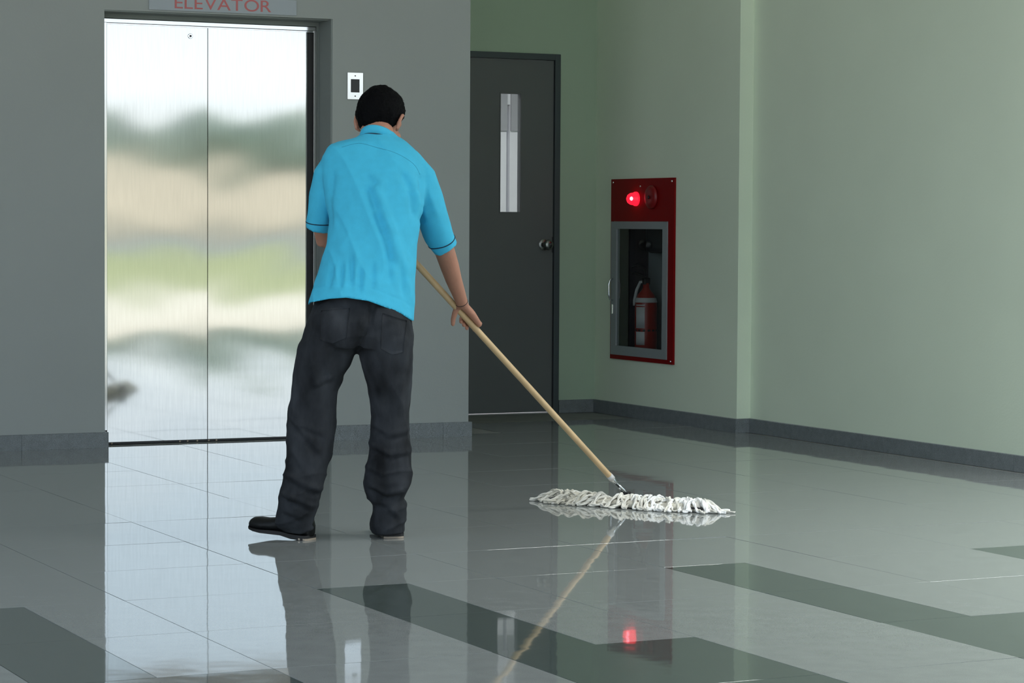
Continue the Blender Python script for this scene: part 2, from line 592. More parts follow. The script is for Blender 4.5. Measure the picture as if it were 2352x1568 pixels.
def wavy_panel(x0, x1, z0, z1, y, th, seed):
    nx, nz = 46, 110
    vs, fs = [], []
    rr = random.Random(seed)
    waves = [(rr.uniform(3, 9), rr.uniform(6, 14), rr.uniform(0, 6.3), rr.uniform(0, 6.3), rr.uniform(0.6, 1.0)) for _ in range(5)]
    waves += [(rr.uniform(8, 16), rr.uniform(14, 26), rr.uniform(0, 6.3), rr.uniform(0, 6.3), rr.uniform(0.2, 0.35)) for _ in range(4)]
    for k in range(nz + 1):
        for i in range(nx + 1):
            x = x0 + (x1 - x0) * i / nx
            z = z0 + (z1 - z0) * k / nz
            h = 0
            for kx, kz, a, b, am in waves:
                h += am * math.sin(kx * x + a) * math.sin(kz * z + b)
            vs.append((x, y - 0.00012 * h, z))
    for k in range(nz):
        for i in range(nx):
            a = k * (nx + 1) + i
            fs.append((a, a + 1, a + nx + 2, a + nx + 1))
    mbp = MB().add(vs, fs)
    me = mbp.mesh('door_panel')
    me.polygons.foreach_set('use_smooth', [True] * len(me.polygons))
    n = len(me.polygons)
    # edges and back of the panel
    bm = bmesh.new()
    bm.from_mesh(me)
    bd = [ed for ed in bm.edges if ed.is_boundary]
    r = bmesh.ops.extrude_edge_only(bm, edges=bd)
    nv = [v for v in r['geom'] if isinstance(v, bmesh.types.BMVert)]
    for v in nv: v.co.y = y + th
    for f in [f for f in r['geom'] if isinstance(f, bmesh.types.BMFace)]: f.smooth = False
    for ed in bd: ed.smooth = False
    bm.to_mesh(me)
    bm.free()
    return me


XM = 4.111
P(link('door_panel', wavy_panel(3.596, XM - 0.0018, 0.012, 2.046, YP, 0.03, 11), 'steel'), el)
P(link('door_panel', wavy_panel(XM + 0.0018, 4.637, 0.012, 2.046, YP, 0.03, 29), 'steel'), el)
P(box('header_strip', (3.575, YP - 0.008, 2.053), (4.68, YP + 0.02, 2.074), 'steel_polish', r=0.002), el)
P(box('header_lip', (3.59, YP - 0.004, 2.0465), (4.67, YP + 0.03, 2.0515), 'chrome'), el)
P(box('jamb', (4.668, YP - 0.012, 0), (4.684, YP + 0.05, 2.055), 'steel_polish', r=0.002), el)
P(box('jamb', (3.574, YP - 0.012, 0.07), (3.5945, YP + 0.05, 2.055), 'steel_polish', r=0.002), el)
P(box('jamb_return', (4.6385, YP + 0.034, 0), (4.668, YP + 0.05, 2.055), 'dark_metal'), el)
P(box('sill', (3.56, YP - 0.006, 0.0005), (4.70, YP + 0.06, 0.0115), 'black', r=0.001), el)
for x in (3.617, 3.965, 4.005, 4.055, 4.115, 4.155, 4.63):
    P(box('sill_stud', (x - 0.004, YP - 0.009, 0.0015), (x + 0.004, YP - 0.005, 0.0095), 'welt', r=0.001), el)
mb = MB().box((4.684, YP - 0.004, 0), (OX1 + 0.0, YP + 0.1, OZ))
mb.box((OX1 - 0.006, yw(OX1) + 0.004, 0), (OX1 + 0.0, YP, OZ))
P(mb.build('reveal_lining', 'reveal'), el)
P(box('head_lining', (OX0, YB0 + 0.004, OZ - 0.006), (OX1 - 0.006, YP, OZ), 'reveal'), el)
P(box('transom', (OX0, YP - 0.006, 2.076), (4.684, YP + 0.05, OZ - 0.006), 'reveal'), el)
P(box('reveal_lining', (OX0 - 0.0, YB0 + 0.11, 0), (OX0 + 0.006, YP + 0.2, OZ), 'reveal'), el)
# key escutcheon on the left panel
mb = MB()
ring = lambda r, y: [(4.021 + r * math.cos(t), y, 2.004 + r * math.sin(t)) for t in (2 * math.pi * k / 20 for k in range(20))]
mb.loft([ring(0.0125, YP + 0.001), ring(0.0125, YP - 0.003), ring(0.011, YP - 0.004), ring(0.006, YP - 0.004), ring(0.006, YP - 0.0015)])
ko = P(mb.build('key_escutcheon', 'chrome'), el)
mb = MB().loft([ring(0.0055, YP - 0.001), ring(0.0055, YP - 0.0035), ring(0.004, YP - 0.0045)])
k2 = mb.build('keyhole', 'black', ko)

# elevator sign -------------------------------------------------
sg = box('elevator_sign', (0, -0.0055, 0), (0.7515, 0, 0.075), 'sign_plate', r=0.001)
sg.location = (3.761, yw(3.761) - 0.0005, 2.112)
sg.rotation_euler = (0, 0, math.atan(KW))
tag(sg, 'pale grey sign plate with red capitals reading ELEVATOR above the steel elevator doors', 'sign')
WORD = 'ELEVATOR'
xs = []
x = 0
tmp = []
for ch in WORD:
    cu = bpy.data.curves.new('letter', 'FONT')
    cu.body = ch
    cu.size = 0.1
    cu.extrude = 0.0006
    to = bpy.data.objects.new('letter', cu)
    COL.objects.link(to)
    tmp.append(to)
dg = bpy.context.evaluated_depsgraph_get()
lets = []
for to in tmp:
    me = bpy.data.meshes.new_from_object(to.evaluated_get(dg))
    xsx = [v.co.x for v in me.vertices]
    ysy = [v.co.y for v in me.vertices]
    lets.append((me, min(xsx), max(xsx), min(ysy), max(ysy)))
    bpy.data.objects.remove(to)
caph = lets[0][4] - lets[0][3]
gap = 0.009
tot = sum(b - a for _, a, b, _, _ in lets) + gap * 7 - 0.012
sxf = 0.491 / tot
szf = 0.0555 / caph
x = 0
for n, (me, a, b, c, d) in enumerate(lets):
    if WORD[n] == 'A' or (n and WORD[n - 1] == 'A'): x -= 0.006
    for v in me.vertices:
        v.co = Vector(((v.co.x - a + x) * sxf, -v.co.z, (v.co.y) * szf))
    lo = link('letter', me, 'sign_red', sg)
    lo.location = (0.128, -0.0061, 0.0115)
    x += (b - a) + gap

# call panel ----------------------------------------------------
cp = box('call_station', (0, -0.0055, 0), (0.085, 0, 0.136), 'steel_polish', r=0.002)
cp.location = (4.781, yw(4.781) - 0.0005, 1.706)
cp.rotation_euler = (0, 0, math.atan(KW))
tag(cp, 'small steel elevator call plate with black display on the wall beside the doors', 'call station')
box('display', (0.018, -0.0067, 0.036), (0.0645, -0.0045, 0.102), 'black', cp, r=0.0008)
for z in (0.1185, 0.0175):
    rg2 = lambda r, y: [(0.0415 + r * math.cos(t), y, z + r * math.sin(t)) for t in (2 * math.pi * k / 12 for k in range(12))]
    MB().loft([rg2(0.0035, -0.0045), rg2(0.0035, -0.0063), rg2(0.002, -0.0069)]).build('screw', 'dark_metal', cp)

cb = box('call_station', (0, -0.0055, 0), (0.088, 0, 0.27), 'steel_polish', r=0.002)
cb.location = (4.775, yw(4.775) - 0.0005, 1.035)
cb.rotation_euler = (0, 0, math.atan(KW))
tag(cb, 'steel call button plate on the wall behind the man, mirrored in the floor below', 'call station')
rg3 = lambda r, y: [(0.053 + r * math.cos(t), y, 0.155 + r * math.sin(t)) for t in (2 * math.pi * k / 20 for k in range(20))]
MB().loft([rg3(0.015, -0.0045), rg3(0.015, -0.008), rg3(0.0125, -0.009), rg3(0.009, -0.0075)]).build('button', 'chrome', cb)
MB().loft([rg3(0.0085, -0.0075), rg3(0.0085, -0.0092), rg3(0.007, -0.0098)]).build('button_face', 'label', cb)

# service door --------------------------------------------------
sd = struct(empty('door_2', ((DX0 + DX1) / 2, YD, 0)))
mb = MB()
mb.bbox((DX1, YD - 0.012, 0), (DX1 + 0.035, YD + 0.12, DZ + 0.035), 0.002)
P(mb.build('door_frame', 'frame_paint'), sd)
P(MB().bbox((DX0 - 0.035, YD - 0.012, 0), (DX0, YD + 0.12, DZ + 0.035), 0.002).build('door_frame', 'frame_paint'), sd)
P(MB().bbox((DX0, YD - 0.012, DZ), (DX1, YD + 0.12, DZ + 0.035), 0.002).build('door_frame', 'frame_paint'), sd)
WX0, WX1, WZ0, WZ1 = 6.2315, 6.3590, 1.159, 1.832
y0, y1 = YD + 0.004, YD + 0.045
zb = 0.0085
mb = MB()
mb.box((DX0 + 0.003, y0, zb), (WX0, y1, DZ - 0.003))
mb.box((WX1, y0, zb), (DX1 - 0.003, y1, DZ - 0.003))
mb.box((WX0, y0, zb), (WX1, y1, WZ0))
mb.box((WX0, y0, WZ1), (WX1, y1, DZ - 0.003))
leaf = P(mb.build('door_leaf', 'door_paint'), sd)
mb = MB()
q = 0.006
for a, b in (((WX1, WZ0 - q), (WX1 + q, WZ1 + q)), ((WX0 - q, WZ0 - q), (WX0, WZ1 + q)), ((WX0, WZ1), (WX1, WZ1 + q)), ((WX0, WZ0 - q), (WX1, WZ0))):
    mb.box((a[0], y0 - 0.003, a[1]), (b[0], y0 + 0.004, b[1]))
mb.build('glazing_bead', 'door_paint', leaf)
box('pane', (WX0, YD + 0.022, WZ0), (WX1, YD + 0.027, WZ1), 'glass', leaf)
kx, kz = 6.512, 0.972


def lathe(prof, org, axis, n=24):
    axis = Vector(axis).normalized()
    a = axis.orthogonal().normalized()
    b = axis.cross(a)
    org = Vector(org)
    return [[org + axis * h + (a * math.cos(t) + b * math.sin(t)) * r for t in (2 * math.pi * k / n for k in range(n))] for h, r in prof]


mb = MB().loft(lathe([(0, 0.032), (0.004, 0.033), (0.007, 0.028), (0.009, 0.013), (0.035, 0.011), (0.04, 0.018), (0.048, 0.0275), (0.058, 0.030),
                      (0.068, 0.027), (0.073, 0.018), (0.074, 0.006)], (kx, y0 - 0.0002, kz), (0, -1, 0)))
autosmooth(mb.build('knob', 'knob', leaf), 50)
mb = MB().bbox((DX1 - 0.008, y0 - 0.004, kz - 0.045), (DX1 - 0.003, y0 + 0.002, kz + 0.045), 0.001)
mb.build('strike', 'dark_metal', leaf)

# corridor behind the service door
mb = MB()
mb.box((5.0, 15.5, 0), (7.464, 15.6, 2.6))
mb.box((7.490, 15.5, 0), (9.5, 15.6, 2.6))
mb.box((7.464, 15.5, 1.90), (7.490, 15.6, 2.6))
mb.box((7.464, 15.5, 0), (7.490, 15.6, 1.16))
mb.box((5.0, YD + T + 0.001, 0), (5.1, 15.5, 2.6))
mb.box((9.4, YD + T + 0.001, 0), (9.5, 15.5, 2.6))
struct(mb.build('wall_corridor', 'corridor'))
mb = MB().box((5.1, 15.485, 1.722), (7.462, 15.5, 2.599)).box((7.492, 15.485, 1.722), (9.4, 15.5, 2.599))
struct(mb.build('trim_1', 'corridor_dark'))
struct(box('ceiling_corridor', (5.0, YD + T + 0.001, 2.6), (9.5, 15.6, 2.7), 'corridor'))
struct(box('floor_corridor', (5.0, YD + 0.001, 0.0), (9.5, 15.5, 0.003), 'corridor'))
al = bpy.data.lights.new('corridor_light', 'AREA')
al.shape = 'RECTANGLE'
al.size, al.size_y = 1.2, 0.2
al.energy = 62
al.color = (0.97, 0.97, 1.0)
alo = bpy.data.objects.new('corridor_light', al)
COL.objects.link(alo)
alo.location = (6.4, 14.0, 2.58)

# fire cabinet --------------------------------------------------
fc = empty('fire_extinguisher_cabinet', (XF, 12.44, 0.324))
tag(fc, 'red fire cabinet in the right wall with glazed door and glowing red lamp', 'fire cabinet')
FY0, FY1, FZ0, FZ1 = 12.074, 12.806, 0.3235, 1.349
GY0_, GY1_, GZ0, GZ1 = 12.138, 12.790, 0.347, 1.109    # glazed door outline
PY0, PY1, PZ0, PZ1 = 12.190, 12.728, 0.400, 1.066      # pane
xf = XF - 0.012
mb = MB()
mb.box((xf, FY0, GZ1), (XF - 0.0005, FY1, FZ1))
mb.box((xf, FY0, FZ0), (XF - 0.0005, GY0_, GZ1))
mb.box((xf, GY1_, FZ0), (XF - 0.0005, FY1, GZ1))
mb.box((xf, GY0_, FZ0), (XF - 0.0005, GY1_, GZ0))
P(mb.build('front_panel', 'red'), fc)
mb = MB()
xd = XF - 0.019
for a, b in (((GY0_ + .001, GZ0 + .001), (PY0, GZ1 - .001)), ((PY1, GZ0 + .001), (GY1_ - .001, GZ1 - .001)), ((PY0, PZ1), (PY1, GZ1 - .001)), ((PY0, GZ0 + .001), (PY1, PZ0))):
    mb.box((xd, a[0], a[1]), (XF + 0.004, b[0], b[1]))
gd = P(mb.build('glazed_door', 'cab_white'), fc)
pp = box('pane', (XF - 0.010, PY0, PZ0), (XF - 0.007, PY1, PZ1), 'glass', gd)
hd = MB().tube([(xd + .002, 12.765, 0.78), (xd - 0.018, 12.765, 0.775), (xd - 0.026, 12.765, 0.75), (xd - 0.026, 12.765, 0.69), (xd - 0.018, 12.765, 0.662), (xd + .002, 12.765, 0.657)], 0.005, 10)
hd.build('handle', 'chrome', gd, True)
MB().bbox((xd - .006, 12.757, 0.58), (xd + .001, 12.773, 0.635), 0.002).build('lock', 'chrome', gd)
for o in gd.children:
    o.matrix_parent_inverse = Matrix.Translation(fc.location)
    o.matrix_parent_inverse = Matrix.Identity(4)
t_ = 0.004
mb = MB()
mb.box((XF + 0.001, CY1 - t_, CZ0), (XF + 0.22, CY1, 1.10))
mb.box((XF + 0.001, CY0, CZ0), (XF + 0.22, CY0 + t_, 1.10))
mb.box((XF + 0.001, CY0, CZ0), (XF + 0.22, CY1, CZ0 + t_))
mb.box((XF + 0.001, CY0, 1.10), (XF + 0.22, CY1, 1.10 + t_))
P(mb.build('side_lining', 'cab_in'), fc)
P(box('back_panel', (XF + 0.216, CY0, CZ0), (XF + 0.22, CY1, 1.10), 'cab_white'), fc)
mb = MB().bbox((XF + 0.10, 12.36, 0.93), (XF + 0.215, 12.62, 1.098), 0.03)
P(mb.build('black_box', 'black'), fc)  # rounded black box at the top of the recess
lamp = P(MB().loft(lathe([(0, 0.040), (0.010, 0.040), (0.014, 0.036), (0.036, 0.033), (0.050, 0.025), (0.058, 0.013), (0.060, 0.003)], (xf, 12.504, 1.235), (-1, 0, 0))).build('alarm_lamp', 'lamp_on', None, True), fc)
P(MB().ellip((xf - 0.044, 12.482, 1.236), (0.010, 0.011, 0.012)).build('lamp_filament', 'lamp_core', None, True), fc)
P(MB().loft(lathe([(0, 0.066), (0.012, 0.066), (0.022, 0.056), (0.026, 0.030), (0.022, 0.020), (0.024, 0.006)], (xf, 12.318, 1.243), (-1, 0, 0))).build('alarm_bell', 'horn', None, True), fc)
P(MB().loft(lathe([(0, 0.010), (0.006, 0.009), (0.008, 0.004)], (xf - 0.024, 12.318, 1.243), (-1, 0, 0), 12)).build('bell_nut', 'dark_metal', None, True), fc)
for yy, zz in ((12.46, 1.305), (12.10, 1.33), (12.10, 0.34), (12.78, 1.33)):
    P(MB().loft(lathe([(0, 0.006), (0.003, 0.005), (0.004, 0.002)], (xf, yy, zz), (-1, 0, 0), 10)).build('screw', 'chrome'), fc)

# extinguisher in the cabinet
ex = empty('fire_extinguisher', (6.955, 12.60, CZ0 + t_))
tag(ex, 'small red fire extinguisher with white label standing behind the cabinet glass', 'fire extinguisher')
zz0 = 0.002
MB().loft(lathe([(zz0, 0.050), (0.006, 0.060), (0.02, 0.064), (0.27, 0.064), (0.31, 0.060), (0.345, 0.047), (0.37, 0.026), (0.385, 0.018), (0.41, 0.018)],
                (0, 0, 0), (0, 0, 1), 32)).build('cylinder', 'ext_red', ex, True)
MB().loft(lathe([(0.30, 0.0628), (0.302, 0.0645), (0.325, 0.0590), (0.327, 0.0560)], (0, 0, 0), (0, 0, 1), 32)).build('band', 'label', ex, True)
MB().bbox((-0.02, -0.016, 0.40), (0.02, 0.016, 0.44), 0.006).build('valve', 'dark_metal', ex)
MB().tube([(-0.01, 0, 0.44), (-0.03, 0.0, 0.455), (-0.075, 0.0, 0.470), (-0.09, 0, 0.468)], [0.009, 0.009, 0.008, 0.006]).build('carry_handle', 'dark_metal', ex, True)
MB().tube([(0, 0, 0.435), (-0.01, 0, 0.49), (-0.06, 0.0, 0.515), (-0.095, 0, 0.50)], [0.008, 0.008, 0.008, 0.006]).build('lever', 'dark_metal', ex, True)
MB().tube([(0.0, 0.015, 0.42), (-0.01, 0.05, 0.415), (-0.02, 0.075, 0.37), (-0.03, 0.082, 0.31), (-0.03, 0.082, 0.28)], 0.009).build('hose', 'label', ex, True)
# label: a curved sheet on the camera side of the cylinder
def curved(z0, z1, a0, a1, r, m, name):
    n = 14
    vs, fs = [], []
    for k in range(n + 1):
        a = a0 + (a1 - a0) * k / n
        for rr_, zz_ in ((r, z0), (r, z1), (r + 0.0008, z1), (r + 0.0008, z0)):
            vs.append((rr_ * math.cos(a), rr_ * math.sin(a), zz_))
    for k in range(n):
        for c_ in range(4):
            fs.append((k * 4 + c_, k * 4 + (c_ + 1) % 4, k * 4 + 4 + (c_ + 1) % 4, k * 4 + 4 + c_))
    MB().add(vs, fs).build(name, m, ex, True)
aa = math.radians(215)
curved(0.155, 0.275, aa - 0.55, aa + 0.35, 0.0642, 'label', 'label_sheet')
curved(0.06, 0.135, aa - 0.55, aa + 0.35, 0.0642, 'label', 'label_sheet')
curved(0.137, 0.148, 0.0, 2 * math.pi, 0.0643, 'black', 'strap')
curved(0.282, 0.289, aa - 0.55, aa + 0.35, 0.0642, 'label', 'label_sheet')

# ---------------------------------------------------------------- person
ORG = Vector((3.37936636, 7.99684232, 0.0))
ROT = -YAW      # the man faces away from the photographer; local x is his right, local y his front
TORSO = [(-0.0275, 0.29, 1.4087, 0.0493, 0.055), (-0.0313, 0.275, 1.3897, 0.0692, 0.075), (-0.0511, 0.26, 1.3738, 0.1205, 0.085),
         (-0.0559, 0.25, 1.352, 0.1533, 0.095), (-0.0506, 0.24, 1.3181, 0.1761, 0.11), (-0.0386, 0.22, 1.2597, 0.1865, 0.12),
         (-0.0318, 0.18, 1.183, 0.1752, 0.12), (-0.0357, 0.145, 1.0993, 0.1624, 0.115), (-0.0418, 0.11, 1.0161, 0.1581, 0.112),
         (-0.0497, 0.085, 0.9409, 0.1659, 0.118)]
HEM = [(-0.2575, 0.8056), (-0.2501, 0.8147), (-0.1766, 0.8301), (-0.1167, 0.835), (-0.0417, 0.8249), (0.0184, 0.8028), (0.071, 0.7806), (0.1071, 0.7538)]
SL_R = [(0.0829, 0.235, 1.3035, 0.046), (0.1167, 0.24, 1.2457, 0.0614), (0.1442, 0.25, 1.1772, 0.0599), (0.1669, 0.27, 1.1084, 0.057),
        (0.1897, 0.29, 1.0469, 0.0509), (0.2126, 0.31, 0.9991, 0.0449)]
SL_L = [(-0.1697, 0.235, 1.3127, 0.0491), (-0.1971, 0.235, 1.256, 0.0583), (-0.208, 0.24, 1.1903, 0.0568), (-0.2224, 0.25, 1.1213, 0.0507),
        (-0.2384, 0.26, 1.0614, 0.0431)]
PELV = [(-0.0696, 0.045, 0.8483, 0.155, 0.105), (-0.0707, 0.04, 0.8064, 0.166, 0.115), (-0.0761, 0.02, 0.7546, 0.180, 0.13),
        (-0.082, 0.01, 0.7025, 0.1916, 0.132), (-0.0894, 0.01, 0.6575, 0.190, 0.115)]
LEG_L = [(-0.1681, 0.01, 0.6945, 0.1055, 0.115), (-0.1867, 0.01, 0.6524, 0.1048, 0.11), (-0.2053, 0.02, 0.5962, 0.099, 0.105),
         (-0.2206, 0.025, 0.5598, 0.09, 0.1), (-0.2321, 0.03, 0.5098, 0.0834, 0.095), (-0.2365, 0.03, 0.4616, 0.0834, 0.09),
         (-0.2404, 0.025, 0.3881, 0.0849, 0.085), (-0.2455, 0.015, 0.3453, 0.0818, 0.085), (-0.2509, 0.0, 0.2864, 0.0779, 0.08),
         (-0.262, -0.01, 0.2257, 0.0749, 0.08), (-0.2752, -0.02, 0.168, 0.0741, 0.08), (-0.2812, -0.02, 0.147, 0.0741, 0.085),
         (-0.2826, -0.02, 0.1274, 0.0666, 0.075), (-0.2867, -0.015, 0.0998, 0.0704, 0.08), (-0.296, -0.005, 0.0715, 0.0690, 0.08),
         (-0.292, 0.0, 0.0439, 0.0640, 0.076), (-0.279, 0.0, 0.0228, 0.050, 0.066)]
LEG_R = [(0.019, 0.01, 0.6956, 0.0891, 0.115), (0.0132, 0.01, 0.6536, 0.0951, 0.11), (0.0182, 0.02, 0.5931, 0.09, 0.105),
         (0.0261, 0.03, 0.5369, 0.0803, 0.1), (0.0294, 0.045, 0.4862, 0.0722, 0.09), (0.0289, 0.06, 0.4232, 0.0678, 0.085),
         (0.0276, 0.06, 0.3567, 0.0694, 0.085), (0.0268, 0.05, 0.2895, 0.0738, 0.085), (0.021, 0.05, 0.2396, 0.0799, 0.085),
         (0.0159, 0.05, 0.1957, 0.0852, 0.09), (0.015, 0.055, 0.1588, 0.077, 0.085), (0.0164, 0.06, 0.134, 0.0634, 0.075),
         (0.0285, 0.06, 0.1114, 0.0604, 0.075), (0.0287, 0.06, 0.078, 0.0619, 0.075), (0.019, 0.06, 0.0446, 0.0627, 0.075),
         (0.0259, 0.06, 0.0152, 0.0544, 0.07)]
ARM_R = [(0.1166, 0.24, 1.261, 0.0461), (0.1517, 0.26, 1.1543, 0.0462), (0.1863, 0.3, 1.0469, 0.0417), (0.2074, 0.33, 0.988, 0.0372),
         (0.2237, 0.37, 0.9348, 0.035), (0.2371, 0.41, 0.8873, 0.0305), (0.2538, 0.445, 0.8395, 0.0259), (0.2644, 0.47, 0.8074, 0.0228)]


def sring(c, a, b, n=40, ex=2.3, zf=None):
    out = []
    for k in range(n):
        t = 2 * math.pi * k / n
        cx_, sy_ = math.cos(t), math.sin(t)
        px = math.copysign(abs(cx_) ** (2 / ex), cx_) * a
        py = math.copysign(abs(sy_) ** (2 / ex), sy_) * b
        z = c[2]
        if zf: z = zf(c[0] + px)
        out.append((c[0] + px, c[1] + py, z))
    return out


def interp(tab, x):
    if x <= tab[0][0]: return tab[0][1]
    for (x0, y0_), (x1, y1_) in zip(tab[:-1], tab[1:]):
        if x <= x1: return y0_ + (y1_ - y0_) * (x - x0) / (x1 - x0)
    return tab[-1][1]


# pole line and hands
J = Vector((0.9015, 1.14, 0.034))
H = Vector((0.2865, 0.53, 0.7375))
U = (H - J).normalized()
NV = Vector((0.30, -0.75, 0.55))
NV = (NV - U * NV.dot(U)).normalized()     # from the pole towards the back of the right hand
RV = U.cross(NV).normalized()
if RV.x < 0: RV = -RV                      # to the right of the pole
RP = 0.0118

body = MB()
# head in its own frame, then turned and bent forward
HM = Matrix.Translation((-0.0285, 0.345, 1.446)) @ Matrix.Rotation(math.radians(-24), 4, 'Z') @ Matrix.Rotation(math.radians(-30), 4, 'X') @ Matrix.Scale(0.98, 4)
hd_ = MB()
hd_.ellip((0, -0.005, 0.03), (0.074, 0.093, 0.093), seg=28, rng=18)
hd_.ellip((0, 0.028, -0.040), (0.060, 0.064, 0.078))
hd_.ellip((0, 0.055, -0.085), (0.034, 0.034, 0.030))
hd_.ellip((0, 0.068, 0.035), (0.052, 0.024, 0.026))
hd_.capsule([(0, 0.090, 0.022), (0, 0.100, 0.0), (0, 0.109, -0.018)], [0.008, 0.010, 0.014])
for s in (-1, 1):
    hd_.ellip((s * 0.013, 0.094, -0.022), (0.009, 0.010, 0.008), seg=10, rng=8)
    hd_.ellip((s * 0.042, 0.066, -0.018), (0.020, 0.020, 0.018), seg=12, rng=8)
    # ear: rim, bowl and lobe
    hd_.capsule([(s * 0.076, 0.010, 0.018), (s * 0.088, 0.000, 0.030), (s * 0.094, -0.014, 0.020), (s * 0.091, -0.016, -0.005), (s * 0.083, -0.004, -0.028), (s * 0.076, 0.006, -0.030)],
                [0.006, 0.0065, 0.0065, 0.0065, 0.0075, 0.006], 8)
    hd_.ellip((s * 0.080, -0.002, 0.002), (0.008, 0.012, 0.026), seg=10, rng=8)
hd_.capsule([(-0.020, 0.085, -0.052), (0, 0.093, -0.050), (0.020, 0.085, -0.052)], 0.007, 8)
hd_.capsule([(-0.018, 0.083, -0.063), (0, 0.091, -0.064), (0.018, 0.083, -0.063)], 0.0075, 8)
body.add([HM @ Vector(v) for v in hd_.v], hd_.f)
nk = HM @ Vector((0, -0.018, -0.03))
body.capsule([nk, (-0.028, 0.30, 1.41), (-0.03, 0.27, 1.35)], [0.054, 0.054, 0.07], 20)
# trunk (a little inside the clothes)
rr_ = []
for c0, c1, c2, a, b in TORSO[2:]:
    rr_.append(sring((c0, c1 + 0.005, c2 - 0.012), max(a - 0.026, 0.03), max(b - 0.024, 0.03)))
for c0, c1, c2, a, b in PELV[1:4]:
    rr_.append(sring((c0, c1, c2 + 0.012), a - 0.035, b - 0.04))
body.loft(rr_)
body.capsule([(-0.06, 0.245, 1.34), (-0.165, 0.235, 1.30)], [0.045, 0.042])
body.capsule([(-0.04, 0.245, 1.33), (0.075, 0.238, 1.295)], [0.045, 0.042])
for LG in (LEG_L, LEG_R):
    body.capsule([(c[0], c[1], c[2]) for c in LG[1:-2]], [max(0.03, min(0.072, min(c[3], c[4]) - 0.030)) for c in LG[1:-2]], 18)
FT_L = [Vector((-0.275, -0.005, 0.085)), Vector((-0.30, 0.012, 0.045)), Vector((-0.385, 0.052, 0.035))]
FT_R = [Vector((0.025, 0.065, 0.075)), Vector((0.01, 0.11, 0.045)), Vector((-0.015, 0.20, 0.035))]
for F_ in (FT_L, FT_R):
    body.capsule(F_, [0.028, 0.024, 0.018], 14)
# right arm
body.capsule([p[:3] for p in ARM_R], [p[3] * 0.97 for p in ARM_R], 20)
Wr = Vector((0.2690, 0.478, 0.797))


def finger(mb, pts, r0, r1):
    n = len(pts)
    mb.capsule(pts, [r0 + (r1 - r0) * i / (n - 1) for i in range(n)], 10)


# right hand: palm over the pole, fingers wrapped down the right side and back under it
body.capsule([ARM_R[-1][:3], Wr], [0.0225, 0.021], 16)
fs_ = [-0.040, -0.020, 0.0, 0.019]          # index .. little along the pole
lens = [1.0, 1.08, 1.0, 0.85]
Hc = H - U * 0.004
for i, s in enumerate(fs_):
    base = Hc + U * s + NV * 0.019 + RV * 0.010
    body.capsule([Wr + U * (s * 0.25) - U * 0.004, (Wr + base) / 2 + NV * 0.004, base], [0.016, 0.0145, 0.0105], 10)
    L_ = lens[i]
    if i == 0:
        pts = [base, base + RV * 0.014 - NV * 0.006 - U * 0.008, base + RV * 0.012 - NV * 0.024 - U * 0.018, base - NV * 0.040 - U * 0.022 + RV * 0.002]
    else:
        pts = [base, Hc + U * (s - .002) + RV * 0.0235 * L_ + NV * 0.004, Hc + U * (s - .003) + RV * 0.021 - NV * 0.014,
               Hc + U * (s - .003) + RV * 0.004 - NV * 0.0235, Hc + U * (s - .003) - RV * 0.013 - NV * 0.019]
    finger(body, pts, 0.0095, 0.0075)
# thumb hanging down the near side of the pole
finger(body, [Wr + Vector((-0.012, 0.0, -0.004)), (0.2480, 0.490, 0.782), (0.2400, 0.492, 0.764), (0.2340, 0.497, 0.742), (0.2330, 0.499, 0.724)], 0.0135, 0.0082)
# left arm: upper arm, elbow, forearm crossing in front of the belly
TL = H + U * 0.44
arm_l = [(-0.1849, 0.235, 1.2668), (-0.2087, 0.25, 1.1827), (-0.2261, 0.285, 1.0907), (-0.2235, 0.325, 1.032), (-0.15, 0.355, 1.018), (-0.065, 0.352, 1.022), (-0.03, 0.342, 1.026)]
body.capsule(arm_l, [0.045, 0.043, 0.038, 0.034, 0.034, 0.026, 0.023], 18)
n2 = Vector((-0.6, 0.75, 0.25))
n2 = (n2 - U * n2.dot(U)).normalized()
r2 = U.cross(n2).normalized()
wl = Vector(arm_l[-1])
for i, s in enumerate((-0.029, -0.010, 0.010, 0.028)):
    base = TL + U * s + n2 * 0.022 + r2 * 0.004
    body.capsule([wl + U * s * 0.3, (wl + base) / 2 + n2 * 0.004, base], [0.016, 0.0145, 0.0105], 10)
    finger(body, [base, TL + U * s + r2 * 0.024 + n2 * 0.006, TL + U * s + r2 * 0.022 - n2 * 0.013, TL + U * s + r2 * 0.003 - n2 * 0.0235, TL + U * s - r2 * 0.012 - n2 * 0.018], 0.0095, 0.0075)
finger(body, [wl - r2 * 0.01, TL - r2 * 0.022 + n2 * 0.014 + U * 0.010, TL - r2 * 0.022 - n2 * 0.004 + U * 0.022, TL - r2 * 0.012 - n2 * 0.018 + U * 0.024], 0.0125, 0.0085)
bme = remesh(body, 0.0036, 3)
person = link('person', bme, 'skin', None, True)
person.location = ORG
person.rotation_euler = (0, 0, ROT)
tag(person, 'man seen from behind in turquoise short-sleeved shirt and black jeans pushing a mop', 'person')


def child(mb_or_me, name, m, parent=None, smooth=True):
    me = mb_or_me if isinstance(mb_or_me, bpy.types.Mesh) else mb_or_me.mesh(name)
    return link(name, me, m, parent or person, smooth)


for s in (-1, 1):
    c = HM @ Vector((s * 0.026, 0.0765, 0.006))
    child(MB().ellip(c, (0.0095, 0.0095, 0.0095), seg=14, rng=10), 'eye', 'label')

